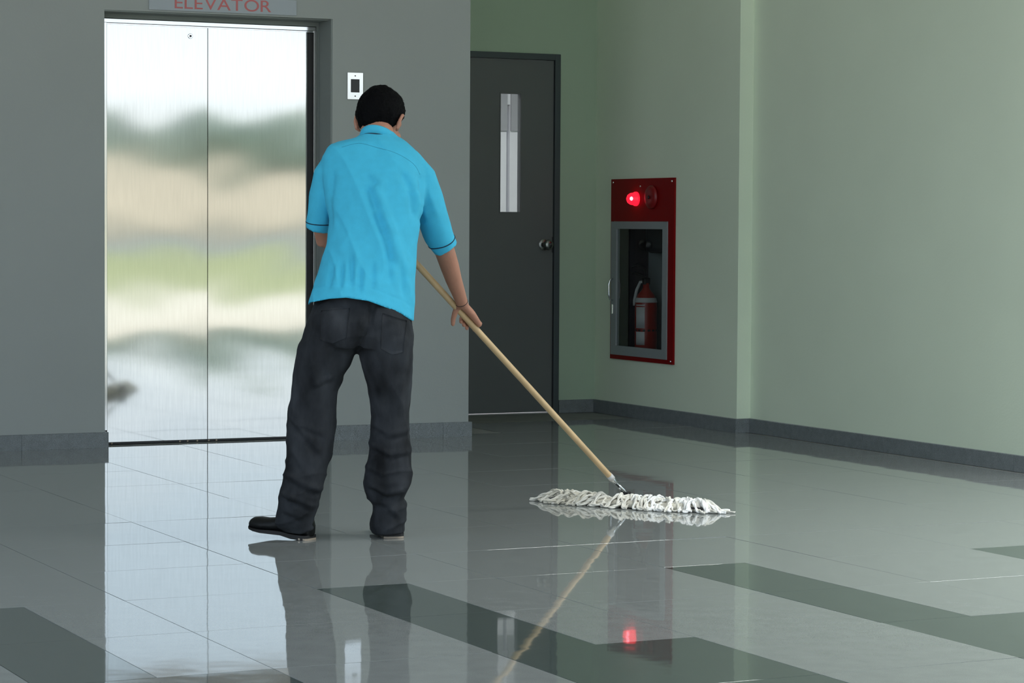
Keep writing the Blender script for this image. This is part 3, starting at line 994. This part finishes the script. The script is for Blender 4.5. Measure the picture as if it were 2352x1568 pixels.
# hair: a shell over the skull, sunk into the head outside the hairline
hb = bmesh.new()
bmesh.ops.create_icosphere(hb, subdivisions=6, radius=1)
tris = []
for v in hb.verts:
    d = v.co.copy()
    base = Vector((d.x * (0.074 if d.z > -0.2 else 0.074 - 0.012 * (-0.2 - d.z)), d.y * 0.093 - 0.005, d.z * (0.093 if d.z > 0 else 0.104) + 0.03))
    x_, y_, z_ = base
    front = 0.052 + 0.35 * (z_ - 0.09)                    # hairline above the forehead
    low = -0.066 if y_ < -0.03 else (-0.066 + (y_ + 0.03) * 1.65)
    ins = min((front - y_) / 0.012 if z_ < 0.10 else 1.0, (z_ - low) / 0.014)
    ins = max(0.0, min(1.0, ins))
    th = (0.0125 + 0.004 * noise.noise(d * 3.1) + 0.0022 * noise.noise(d * 14) + 0.0014 * noise.noise(d * 40))
    if z_ < 0.0: th *= max(0.35, 1 + z_ * 11)
    k = -0.006 + (th + 0.006) * ins
    nrm = Vector((d.x / 0.074, d.y / 0.093, d.z / 0.093)).normalized()
    v.co = HM @ (base + nrm * k)
    if ins > 0.9 and R.random() < 0.10:
        tris.append((base + nrm * (th - 0.002), nrm, th))
hme = bpy.data.meshes.new('hair')
hb.to_mesh(hme)
hb.free()
hair = child(hme, 'hair', 'hair')
mb = MB()
for p, nrm, th in tris:
    flow = Vector((nrm.x * 0.2, -0.35 - nrm.y, -1.0))
    flow = (flow - nrm * flow.dot(nrm)).normalized()
    side = nrm.cross(flow) * 0.0009
    tip = p + flow * R.uniform(0.007, 0.014) + nrm * R.uniform(0.002, 0.0065)
    mb.add([HM @ (p - side), HM @ (p + side), HM @ tip], [(0, 1, 2)])
st = child(mb, 'hair_strands', 'hair', hair, False)
st['kind'] = 'stuff'

# shirt ---------------------------------------------------------
sh = MB()
rings = [sring(c[:3], c[3], c[4]) for c in TORSO]
zb_ = TORSO[-1][2]
for t, cw, a, b in ((0.25, 0.075, 0.1685, 0.122), (0.5, 0.062, 0.1722, 0.127), (0.75, 0.050, 0.1768, 0.133), (0.93, 0.040, 0.1800, 0.137), (1.0, 0.037, 0.1815, 0.139)):
    cxx = -0.0497 + t * (-0.0723 + 0.0497)
    if t == 1.0: cxx = -0.0723
    rings.append(sring((cxx, cw, 0), a, b, zf=lambda l, t=t: zb_ + (interp(HEM, l) - zb_) * t))
rings.append(sring((-0.0735, 0.036, 0), 0.1825, 0.141, zf=lambda l: interp(HEM, l) - 0.035))
sh.loft(rings)
sh.capsule([p[:3] for p in SL_R[:-1]], [p[3] for p in SL_R[:-1]], 24)
sh.capsule([p[:3] for p in SL_L[:-1]], [p[3] for p in SL_L[:-1]], 24)
sh.tube([SL_R[-2][:3], SL_R[-1][:3]], [SL_R[-2][3], SL_R[-1][3]], 28)
sh.tube([SL_L[-2][:3], SL_L[-1][:3]], [SL_L[-2][3], SL_L[-1][3]], 28)
# shoulder slopes
sh.capsule([(-0.05, 0.265, 1.362), (-0.155, 0.238, 1.318)], [0.045, 0.047])
sh.capsule([(-0.02, 0.265, 1.362), (0.075, 0.238, 1.302)], [0.045, 0.047])
sme = remesh(sh, 0.0048, 5)


def segdist(px, pz, s):
    x0, z0, x1, z1 = s
    dx, dz = x1 - x0, z1 - z0
    L2 = dx * dx + dz * dz
    t = max(0, min(1, ((px - x0) * dx + (pz - z0) * dz) / L2))
    # fade towards the ends
    f = min(1, t * 4 + 0.15, (1 - t) * 4 + 0.15)
    return math.hypot(px - x0 - t * dx, pz - z0 - t * dz), f


def crease(me, cr, nz=None, front=False):
    me.update()
    nr = [v.normal.copy() for v in me.vertices]
    for v, n in zip(me.vertices, nr):
        p = v.co
        h = 0.0
        if n.y < 0.35 or front:
            wgt = min(1.0, (0.35 - n.y) / 0.4) if not front else 1
            for s0, s1, s2, s3, dep, wd in cr:
                d, f = segdist(p.x, p.z, (s0, s1, s2, s3))
                if d < wd * 3:
                    h += dep * f * math.exp(-(d / wd) ** 2) * wgt
        if nz: h += nz(p)
        v.co = p + n * h
    me.update()


SC = []
def fold(x0, z0, x1, z1, dep, wd):
    """a valley with a ridge on its right side"""
    SC.append((x0, z0, x1, z1, -dep * 1.5, wd))
    SC.append((x0 + wd * 2.0, z0, x1 + wd * 2.0, z1, dep * 1.0, wd * 1.2))
fold(-0.059, 1.226, -0.020, 1.130, 0.008, 0.013)
fold(-0.026, 1.137, 0.012, 1.040, 0.010, 0.013)
fold(0.005, 1.055, 0.045, 0.935, 0.008, 0.013)
fold(0.053, 1.272, 0.094, 1.205, 0.006, 0.013)
fold(0.088, 1.215, 0.112, 1.10, 0.009, 0.013)
fold(-0.060, 1.255, -0.020, 1.215, 0.004, 0.012)
SC += [(0.128, 1.270, 0.130, 1.150, -0.010, 0.012), (0.130, 1.160, 0.126, 1.085, -0.008, 0.012), (0.140, 1.235, 0.19, 1.10, 0.004, 0.012)]
SC += [(-0.178, 1.275, -0.190, 1.17, -0.009, 0.012), (-0.190, 1.18, -0.186, 1.06, -0.010, 0.012)]
SC += [(-0.165, 1.19, -0.10, 1.21, -0.004, 0.015), (-0.17, 1.13, -0.12, 1.04, -0.005, 0.016), (-0.15, 0.98, -0.12, 1.05, 0.004, 0.016)]
for x0, z0, x1, z1, dp in ((-0.105, 0.99, -0.100, 0.87, .005), (-0.135, 0.96, -0.140, 0.85, .004), (-0.070, 0.94, -0.072, 0.85, .0045),
                           (-0.03, 0.96, -0.028, 0.86, .003), (0.02, 1.0, 0.030, 0.88, .0035), (0.066, 0.96, 0.075, 0.84, .004), (-0.165, 0.95, -0.18, 0.86, .004)):
    fold(x0, z0, x1, z1, dp, 0.009)
# hem stitch line
for a_, b_ in zip(HEM[:-1], HEM[1:]):
    SC.append((a_[0], a_[1] + 0.045, b_[0], b_[1] + 0.045, -0.0012, 0.004))


def shirt_noise(p):
    q_ = Vector((p.x * 9, p.y * 9, p.z * 3.2))
    rd = (1 - min(1.0, abs(noise.noise(Vector((p.x * 9 + p.z * 3.5, p.y * 6, p.z * 2.6 + 2)))) * 2.8)) ** 2
    return 0.0050 * rd - 0.001 + 0.0045 * noise.noise(q_) + 0.0018 * noise.noise(Vector((p.x * 26, p.y * 26, p.z * 8 + 3)))


crease(sme, SC, shirt_noise)
bm = bmesh.new()
bm.from_mesh(sme)
bmesh.ops.delete(bm, geom=[v for v in bm.verts if v.co.z < interp(HEM, v.co.x) and v.co.z < 0.9 and v.co.x < 0.125], context='VERTS')
for ed in bm.edges:
    if ed.is_boundary:
        for v in ed.verts: v.co.z = interp(HEM, v.co.x)
# give the cloth its thickness at the hem
bd = [ed for ed in bm.edges if ed.is_boundary]
r_ = bmesh.ops.extrude_edge_only(bm, edges=bd)
vv = [v for v in r_['geom'] if isinstance(v, bmesh.types.BMVert)]
for v in vv:
    c_ = Vector((-0.0735, 0.037, v.co.z))
    v.co += (c_ - v.co).normalized() * 0.004
bd = [ed for ed in r_['geom'] if isinstance(ed, bmesh.types.BMEdge)]
r_ = bmesh.ops.extrude_edge_only(bm, edges=bd)
for v in r_['geom']:
    if isinstance(v, bmesh.types.BMVert):
        c_ = Vector((-0.0735, 0.037, v.co.z))
        v.co += (c_ - v.co).normalized() * 0.010
        v.co.z += 0.012
bm.to_mesh(sme)
bm.free()
shirt = child(sme, 'shirt', 'shirt')
sbvh = BVHTree.FromPolygons([v.co for v in sme.vertices], [p.vertices for p in sme.polygons])


def hit_back(bvh, x, z, lift):
    h = bvh.ray_cast(Vector((x, -1.0, z)), Vector((0, 1, 0)))
    if h[0] is None: return None
    return h[0] + h[1] * lift


def smoothed(pts):
    out = []
    for i in range(len(pts) - 1):
        p = [pts[max(i - 1, 0)], pts[i], pts[i + 1], pts[min(i + 2, len(pts) - 1)]]
        for k in range(4):
            t = k / 4
            out.append(tuple(0.5 * (2 * p[1][c] + (p[2][c] - p[0][c]) * t + (2 * p[0][c] - 5 * p[1][c] + 4 * p[2][c] - p[3][c]) * t * t
                                    + (3 * p[1][c] - p[0][c] - 3 * p[2][c] + p[3][c]) * t ** 3) for c in (0, 1)))
    return out + [pts[-1]]


def surface_line(bvh, pts, r, name, m, parent, lift=0.0):
    pts = smoothed(pts)
    out = []
    for (x0, z0), (x1, z1) in zip(pts[:-1], pts[1:]):
        k = max(2, int(math.hypot(x1 - x0, z1 - z0) / 0.008))
        for i in range(k):
            t = i / k
            h = hit_back(bvh, x0 + (x1 - x0) * t, z0 + (z1 - z0) * t, lift)
            if h: out.append(h)
    if len(out) > 2:
        return child(MB().tube(out, r, 6), name, m, parent)


surface_line(sbvh, [(-0.150, 1.352), (-0.09, 1.366), (-0.03, 1.352), (0.04, 1.332), (0.10, 1.296), (0.125, 1.255)], 0.0011, 'yoke_seam', 'seam', shirt, -0.0003)


def ring_at(bvh, c, axis, r0, rad, name, m, arc=None):
    """thin cord around a sleeve"""
    axis = Vector(axis).normalized()
    a = axis.orthogonal().normalized()
    b = axis.cross(a)
    pts = []
    n = 36
    for k in range(n + 1):
        t = 2 * math.pi * k / n
        d = a * math.cos(t) + b * math.sin(t)
        h = bvh.ray_cast(Vector(c) + d * 0.2, -d)
        p = h[0] if (h[0] is not None and (h[0] - Vector(c)).length < r0 * 1.5) else Vector(c) + d * r0
        pts.append(p + d * 0.0006)
    return child(MB().tube(pts, rad, 6, cap=False), name, m, shirt)


def lerp(a, b, t): return [a[i] + (b[i] - a[i]) * t for i in range(3)]
ca = lerp(SL_R[-2], SL_R[-1], 0.42)
ring_at(sbvh, ca, Vector(SL_R[-1][:3]) - Vector(SL_R[-2][:3]) + Vector((-0.010, 0, 0.012)), 0.050, 0.0019, 'piping', 'piping')
ca = lerp(SL_L[-2], SL_L[-1], 0.55)
ring_at(sbvh, ca, Vector(SL_L[-1][:3]) - Vector(SL_L[-2][:3]) + Vector((0.012, 0.0, 0)), 0.047, 0.0019, 'piping', 'piping')


# collar: folded band round the neck
def band(name, m, cx_, cy_, a0, b0, zt, prof, parent, a_from=0, a_to=360, n=48, tilt=0.0, lat=0.0):
    rings_ = []
    full = (a_to - a_from) >= 360
    for k in range(n if full else n + 1):
        t = math.radians(a_from + (a_to - a_from) * k / n)
        ct, st_ = math.cos(t), math.sin(t)
        ring_ = []
        for dr, dz in prof:
            ring_.append((cx_ + ct * (a0 + dr), cy_ + st_ * (b0 + dr), zt + dz - tilt * st_ - lat * ct))
        rings_.append(ring_)
    if full: rings_.append(rings_[0])
    return child(MB().loft(rings_, cap=not full), name, m, parent)


CT = dict(tilt=0.030, lat=0.010)
band('collar', 'shirt', -0.028, 0.292, 0.056, 0.060, 1.398, [(0.0, -0.05), (0.0, 0.0), (0.003, 0.004), (0.007, 0.001), (0.017, -0.026), (0.0135, -0.0275), (0.005, -0.006), (0.004, -0.05)], shirt, **CT)
band('collar_dark_band', 'piping', -0.028, 0.292, 0.060, 0.064, 1.372, [(0.006, -0.004), (0.0155, 0.0005), (0.0165, -0.003), (0.0160, -0.014), (0.006, -0.014)], shirt, a_from=232, a_to=312, n=20, **CT)  # dark band just under the collar's lower edge

# trousers ------------------------------------------------------
tr = MB()
tr.loft([sring(c[:3], c[3], c[4]) for c in PELV])
for s in (-1, 1):
    tr.ellip((-0.078 + s * 0.082, -0.012, 0.735), (0.090, 0.105, 0.095))
tr.loft([sring(c[:3], c[3], c[4], ex=2.2) for c in LEG_L])
tr.loft([sring(c[:3], c[3], c[4], ex=2.2) for c in LEG_R])
tme = remesh(tr, 0.0048, 4)
TC = []


def px(x): return (x - 876) / 668.0
def pz(y): return (1243 - y) / 668.0
def tf(a, b, c, d, dep, wd=0.009):
    TC.append((px(a), pz(b), px(c), pz(d), -dep * 1.3, wd))
    TC.append((px(a), pz(b) + wd * 2.1, px(c), pz(d) + wd * 2.1, dep * 1.1, wd * 1.1))
TC += [(px(858), pz(695), px(850), pz(750), -0.012, 0.012), (px(850), pz(750), px(822), pz(812), -0.020, 0.014)]
TC += [(px(925), pz(740), px(930), pz(860), 0.005, 0.014), (px(930), pz(860), px(915), pz(960), 0.004, 0.014), (px(905), pz(820), px(885), pz(960), -0.005, 0.014)]
TC += [(px(715), pz(800), px(740), pz(930), 0.005, 0.016), (px(735), pz(830), px(760), pz(900), -0.006, 0.014), (px(700), pz(760), px(712), pz(850), -0.004, 0.014)]
TC += [(px(770), pz(720), px(800), pz(790), 0.004, 0.014), (px(745), pz(790), px(808), pz(822), -0.007, 0.012)]
for a in ((664, 968, 705, 1012, .006), (705, 1012, 742, 1052, .006), (685, 985, 752, 1010, .004), (668, 1040, 700, 1090, .003), (655, 1098, 700, 1122, .007), (700, 1122, 742, 1140, .007),
          (645, 1140, 690, 1160, .007), (690, 1160, 728, 1176, .006), (650, 1180, 700, 1200, .004), (852, 985, 895, 1012, .004), (895, 1012, 942, 1002, .004), (850, 1035, 900, 1058, .006),
          (900, 1058, 943, 1048, .004), (838, 1085, 880, 1100, .004), (850, 1125, 892, 1150, .008), (892, 1150, 928, 1138, .006), (858, 1165, 900, 1172, .004), (890, 1178, 915, 1198, .005),
          (870, 760, 915, 742, .003), (715, 900, 775, 878, .003)):
    tf(*a)


def ridged(v):
    return (1 - min(1.0, abs(noise.noise(v)) * 2.6)) ** 2


def jean_noise(p):
    k = 1.0 if p.z < 0.3 else 0.65
    low = max(0.0, min(1.0, (0.45 - p.z) / 0.2))
    up_ = 1 - low
    return low * 0.0055 * ridged(Vector((p.x * 5 + p.z * 2, p.y * 5, p.z * 15 - p.x * 6))) + up_ * 0.0045 * ridged(Vector((p.x * 11 + p.z * 3, p.y * 8, p.z * 4.5 + 9))) \
        - 0.002 + k * (0.0055 * noise.noise(Vector((p.x * 10, p.y * 10, p.z * 7))) + 0.003 * noise.noise(Vector((p.x * 24, p.y * 24, p.z * 26 + 5))))


crease(tme, TC, jean_noise)
for v in tme.vertices:
    if v.co.z < 0.006: v.co.z = 0.006
trousers = child(tme, 'trousers', 'jeans')
tbvh = BVHTree.FromPolygons([v.co for v in tme.vertices], [p.vertices for p in tme.polygons])


def pocket(poly, name='pocket'):
    """patch pocket laid on the cloth: grid inside a five-sided outline"""
    (x0, z0), (x1, z1), (x2, z2), (x3, z3) = poly    # tl, tr, br, bl
    n = 12
    top, bot = [], []
    for k in range(n + 1):
        for i in range(n + 1):
            u_, v_ = i / n, k / n
            x = (x0 * (1 - u_) + x1 * u_) * (1 - v_) + (x3 * (1 - u_) + x2 * u_) * v_
            z = (z0 * (1 - u_) + z1 * u_) * (1 - v_) + (z3 * (1 - u_) + z2 * u_) * v_
            if v_ > 0.8: z -= (0.5 - abs(u_ - 0.5)) * 0.03 * (v_ - 0.8) / 0.2
            h = hit_back(tbvh, x, z, 0.0022)
            if h is None: return
            top.append(h)
            bot.append(h + Vector((0, 0.004, 0)))
    N = (n + 1) * (n + 1)
    fs = []
    for k in range(n):
        for i in range(n):
            a = k * (n + 1) + i
            fs.append((a, a + 1, a + n + 2, a + n + 1))
    per = [i for i in range(n)] + [n + k * (n + 1) for k in range(n)] + [N - 1 - i for i in range(n)] + [(n - k) * (n + 1) for k in range(n)]
    for a, b in zip(per, per[1:] + per[:1]):
        fs.append((a, b, b + N, a + N))
    child(MB().add(top + bot, fs), name, 'jeans', trousers)


pocket([(px(882), pz(720)), (px(934), pz(738)), (px(928), pz(808)), (px(878), pz(800))])
pocket([(px(742), pz(716)), (px(806), pz(710)), (px(800), pz(775)), (px(740), pz(782))])
surface_line(tbvh, [(px(846), pz(704)), (px(850), pz(745)), (px(836), pz(790))], 0.0012, 'seat_seam', 'stitch', trousers)


# shoes ---------------------------------------------------------
def shoe(heel, toe, lift):
    """heel and toe: points on the floor; lift raises the toe"""
    h, t = Vector(heel), Vector(toe)
    d = (t - h)
    Lg = d.length
    d.normalize()
    s = Vector((d.y, -d.x, 0))
    up_ = Vector((0, 0, 1))
    # profile along the foot: (pos, half width, sole z, upper height)
    st_ = [(0.0, 0.022, .012, .055), (0.02, 0.031, .010, .080), (0.08, 0.035, .010, .096), (0.25, 0.035, .010, .098), (0.42, 0.036, .014, .080), (0.58, 0.042, .014, .062),
           (0.74, 0.047, .012, .056), (0.86, 0.045, .012, .056), (0.94, 0.038, .013, .053), (0.98, 0.029, .015, .047), (1.0, 0.018, .018, .038)]
    up_r, so_r = [], []
    for p_, hw, z0, hh in st_:
        c = h + d * (p_ * Lg) + up_ * (lift * p_)
        ring_ = []
        for k in range(20):
            a = 2 * math.pi * k / 20
            x = math.cos(a)
            z = math.sin(a)
            xx = math.copysign(abs(x) ** 0.75, x) * hw
            zc = (z0 + hh) / 2
            zz = zc + math.copysign(abs(z) ** 0.8, z) * (hh - z0) / 2
            if z > 0: xx *= 1 - 0.28 * z
            ring_.append(c + s * xx + up_ * zz)
        up_r.append(ring_)
        bot = 0.0 if (p_ < 0.36) else (0.007 if p_ < 0.85 else 0.009 + 0.006 * (p_ - 0.85) / 0.15)
        hw2 = hw + 0.003
        so_r.append([c + s * x + up_ * z for x, z in ((-hw2, bot), (-hw2 * 0.8, bot - 0.0), (hw2 * 0.8, bot), (hw2, bot), (hw2, z0 + 0.006), (-hw2, z0 + 0.006))])
    u = MB().loft(up_r)
    sm = MB().loft(so_r)
    uo = child(u, 'shoe', 'shoe')
    so = autosmooth(child(sm, 'sole', 'sole', uo), 40)
    # pale top piece of the heel
    hr = []
    for p_, hw in ((-0.008, 0.022), (0.0, 0.027), (0.02, 0.0345), (0.10, 0.0385), (0.16, 0.037)):
        c = h + d * (p_ * Lg)
        hr.append([c + s * x + up_ * (z + lift * max(p_, 0)) for x, z in ((-hw, 0.0), (hw, 0.0), (hw, 0.0065), (-hw, 0.0065))])
    autosmooth(child(MB().loft(hr), 'heel_tip', 'welt', uo), 40)
    for o in (uo,):
        bm = bmesh.new(); bm.from_mesh(o.data); bmesh.ops.recalc_face_normals(bm, faces=bm.faces[:]); bm.to_mesh(o.data); bm.free()
    return uo


shoe((-0.236, -0.035, 0.0005), (-0.452, 0.090, 0.0005), 0.014)
shoe((0.045, 0.025, 0.0005), (-0.012, 0.255, 0.0005), 0.0)

# bracelet and ring on the right hand
ax = (Wr - Vector(ARM_R[-1][:3])).normalized()
bb = BVHTree.FromPolygons([v.co for v in bme.vertices], [p.vertices for p in bme.polygons])
cc = Vector(ARM_R[-1][:3]) + ax * 0.006
a_ = ax.orthogonal().normalized()
b_ = ax.cross(a_)
pts = []
for k in range(25):
    t = 2 * math.pi * k / 24
    d = a_ * math.cos(t) + b_ * math.sin(t)
    hh = bb.ray_cast(cc + d * 0.08, -d)
    pts.append((hh[0] if hh[0] is not None else cc + d * 0.023) + d * 0.0005)
child(MB().tube(pts, 0.0012, 6, cap=False), 'bracelet', 'dark_metal')
ib = Hc + U * fs_[0] + NV * 0.019 + RV * 0.010
i2 = ib + RV * 0.014 - NV * 0.006 - U * 0.008
d_ = (i2 - ib).normalized()
child(MB().loft(lathe([(-0.0015, 0.0098), (0.0, 0.0106), (0.0015, 0.0098)], (ib + i2) / 2, d_, 18), cap=False), 'ring', 'dark_metal')

# ---------------------------------------------------------------- mop
mop = empty('mop', ORG, ROT)
tag(mop, 'wet mop with long wooden handle and wide off-white cotton head lying on the floor', 'mop')
PB = J + U * 0.118                         # lower end of the wooden pole
PT = H + U * 0.49
pts = [PB + (PT - PB) * (i / 10) for i in range(11)]
o = MB().capsule(pts, RP, 16).build('pole', None, mop, True)
# wood grain runs along the pole: its own axes
o.data.materials.append(M['wood'])
MB().tube([PB - U * 0.004, PB + U * 0.020], RP + 0.0012, 16).build('tape', 'tape', mop, True)
MB().tube([PB - U * 0.055, PB - U * 0.004, PB + U * 0.003], [0.0085, 0.0105, 0.0112], 16).build('ferrule', 'chrome', mop, True)
side = Vector((0, 0, 1)).cross(U).normalized()
for s in (-1, 1):
    MB().tube([PB - U * 0.045 + side * s * 0.007, PB - U * 0.075 + side * s * 0.011, J + U * 0.012 + side * s * 0.011], 0.0035, 8).build('fork_wire', 'chrome', mop, True)
MB().tube([J + U * 0.012 - side * 0.016, J + U * 0.012 + side * 0.016], 0.006, 10).build('pivot_pin', 'dark_metal', mop, True)
MB().bbox((J.x - 0.016, J.y - 0.016, 0.022), (J.x + 0.016, J.y + 0.016, 0.048), 0.004).build('swivel', 'dark_metal', mop)
# mop head axis: from the far-left tip to the near-right tip (local coordinates)
def w2l(x, y):
    v = Vector((x, y, 0)) - ORG
    return Vector((v.x * math.cos(-ROT) - v.y * math.sin(-ROT), v.x * math.sin(-ROT) + v.y * math.cos(-ROT), 0))
TA, TB = w2l(4.445, 8.84), w2l(4.852, 8.245)
AX = (TB - TA)
ML = AX.length
AX.normalize()
SD = Vector((-AX.y, AX.x, 0))
if SD.y > 0: SD = -SD                       # towards the photographer
fr = MB()
cmid = (TA + TB) / 2
ring_ = []
for k, (t, hw) in enumerate(((-0.36, 0.012), (-0.34, 0.03), (0.34, 0.03), (0.36, 0.012))):
    c = cmid + AX * t
    ring_.append([c + SD * hw + Vector((0, 0, 0.012)), c - SD * hw + Vector((0, 0, 0.012)), c - SD * hw + Vector((0, 0, 0.020)), c + SD * hw + Vector((0, 0, 0.020))])
fr.loft(ring_).build('frame', 'dark_metal', mop)
fr = MB()
ring_ = []
for t in [i / 14 for i in range(15)]:
    c = TA + AX * (0.03 + t * (ML - 0.06))
    hw = 0.045 * math.sqrt(max(0.05, 1 - (2 * t - 1) ** 4))
    zt = 0.030 + 0.004 * math.sin(t * 17)
    ring_.append([c + SD * hw + Vector((0, 0, 0.004)), c - SD * hw + Vector((0, 0, 0.004)), c - SD * hw * 0.8 + Vector((0, 0, zt * 0.8)), c + Vector((0, 0, zt)), c + SD * hw * 0.8 + Vector((0, 0, zt * 0.8))])
fr.loft(ring_).build('backing', 'yarn_beige', mop, True)
mr = random.Random(5)


def plied(pts, r, n=6):
    """a yarn: two plies twisted round each other"""
    P_ = [Vector(p) for p in pts]
    # resample
    out = []
    for i in range(len(P_) - 1):
        p0, p1, p2, p3 = P_[max(i - 1, 0)], P_[i], P_[i + 1], P_[min(i + 2, len(P_) - 1)]
        for k in range(5):
            t = k / 5
            out.append(0.5 * ((2 * p1) + (p2 - p0) * t + (2 * p0 - 5 * p1 + 4 * p2 - p3) * t * t + (3 * p1 - p0 - 3 * p2 + p3) * t ** 3))
    out.append(P_[-1])
    m_ = MB()
    ph0 = mr.uniform(0, 6)
    for ply in (0, 1):
        q_ = []
        s_ = 0
        for i, p in enumerate(out):
            d = (out[min(i + 1, len(out) - 1)] - out[max(i - 1, 0)]).normalized()
            a = d.cross(Vector((0.1, 0.2, 1))).normalized()
            b = d.cross(a)
            if i: s_ += (p - out[i - 1]).length
            th = ph0 + ply * math.pi + s_ / 0.014
            q = p + (a * math.cos(th) + b * math.sin(th)) * r * 0.55
            q.z = max(q.z, r * 0.75 + 0.0005)
            q_.append(q)
        m_.tube(q_, [r * 0.75 * (0.7 + 0.3 * min(1, (len(q_) - 1 - i) / 3)) for i in range(len(q_))], n)
    return m_


NY = 230
for k in range(NY):
    t = mr.random() if k > 40 else mr.choice((mr.uniform(0, 0.12), mr.uniform(0.88, 1)))
    c = TA + AX * (0.02 + t * (ML - 0.04))
    sgn = 1 if mr.random() < 0.56 else -1
    along = (t - 0.5) * 1.0 + mr.gauss(0, 0.25)
    if t < 0.5 and sgn < 0: along += 0.35
    if t < 0.1: along -= 1.2
    if t > 0.9: along += 1.3
    out_d = (SD * sgn * mr.uniform(0.5, 1.0) + AX * along).normalized()
    Lo = mr.uniform(0.06, 0.105) * (0.8 if abs(t - 0.5) > 0.42 else 1)
    z0 = mr.uniform(0.018, 0.036)
    hump = mr.uniform(0.026, 0.050) if mr.random() < 0.7 else mr.uniform(0.012, 0.026)
    st0 = c - out_d * mr.uniform(0.0, 0.03) + Vector((0, 0, z0))
    curl = AX * mr.uniform(-0.02, 0.02)
    rr0 = mr.uniform(0.0038, 0.0062)
    pts = [st0, st0 + out_d * Lo * 0.3 + Vector((0, 0, hump - z0)), st0 + out_d * Lo * 0.65 + curl + Vector((0, 0, hump * 0.7 - z0)),
           st0 + out_d * Lo + curl * 1.5 + Vector((0, 0, rr0 * 1.4 - z0)), st0 + out_d * Lo * 1.08 + curl * 2.6 + Vector((0, 0, rr0 * 1.3 - z0))]
    wht = t * 1.2 + mr.uniform(-0.4, 0.4)  # yarns grow whiter towards the near-right tip
    mm = 'yarn_white' if wht > 0.80 else ('yarn' if wht > 0.15 else 'yarn_beige')
    plied(pts, rr0).build('yarn_strand', mm, mop, True)

# ---------------------------------------------------------------- outdoors, seen mirrored in the steel doors
def slab(name, a, b, m):
    o = box(name, a, b, m)
    o['kind'] = 'structure'
    return o


slab('entrance_paving', (-40, -14.0, -0.3), (60, YFR - 0.11, -0.02), 'paving')
slab('lawn', (-80, -62.0, -0.3), (140, -14.0, -0.03), 'lawn')
slab('kerb', (-80, -62.6, -0.3), (140, -62.0, 0.12), 'kerb')
slab('road', (-80, -74.0, -0.3), (140, -62.6, -0.02), 'road')
slab('far_kerb', (-80, -75.0, -0.3), (140, -74.0, 0.35), 'kerb')
mb = MB()
n = 60
ring_ = []
for i in range(n + 1):
    x = -80 + 260 * i / n
    h = 3.6 + 1.2 * noise.noise(Vector((x * 0.06, 3, 0))) + 1.1 * math.exp(-((x - 37) / 7) ** 2)
    ring_.append([(x, -75, -0.3), (x, -75, 0.2), (x, -88, 1.5), (x, -105, h), (x, -140, h + 0.3), (x, -140, -0.3)])
bk = mb.loft(ring_).build('earth_bank', 'earth', None, True)
bk['kind'] = 'structure'


# woodland on the skyline: one belt of foliage nobody could count
bm = bmesh.new()
nx, nz = 240, 14
grid = []
for i in range(nx + 1):
    x = -60 + 220 * i / nx
    ht = 8.0 + 0.9 * noise.noise(Vector((x * 0.11, 0, 0))) + 0.5 * noise.noise(Vector((x * 0.5, 4, 0))) - 1.3 * math.exp(-((x - 47.5) / 2.2) ** 2)
    col_ = []
    for k in range(nz + 1):
        t = k / nz
        a = math.pi * t
        y = -124 + 3.2 * math.cos(a) + 0.8 * noise.noise(Vector((x * 0.6, t * 7, 1)))
        z = 2.5 + (ht - 2.5) * math.sin(a) ** 0.6 + 0.25 * noise.noise(Vector((x * 1.3, t * 9, 5)))
        col_.append(bm.verts.new((x, y, z)))
    grid.append(col_)
for i in range(nx):
    for k in range(nz):
        bm.faces.new((grid[i][k], grid[i][k + 1], grid[i + 1][k + 1], grid[i + 1][k]))
me = bpy.data.meshes.new('woodland')
bm.to_mesh(me)
bm.free()
wd_ = link('woodland', me, 'leaf', None, True)
tag(wd_, 'distant belt of green woodland mirrored across the steel elevator doors', 'trees', kind='stuff')
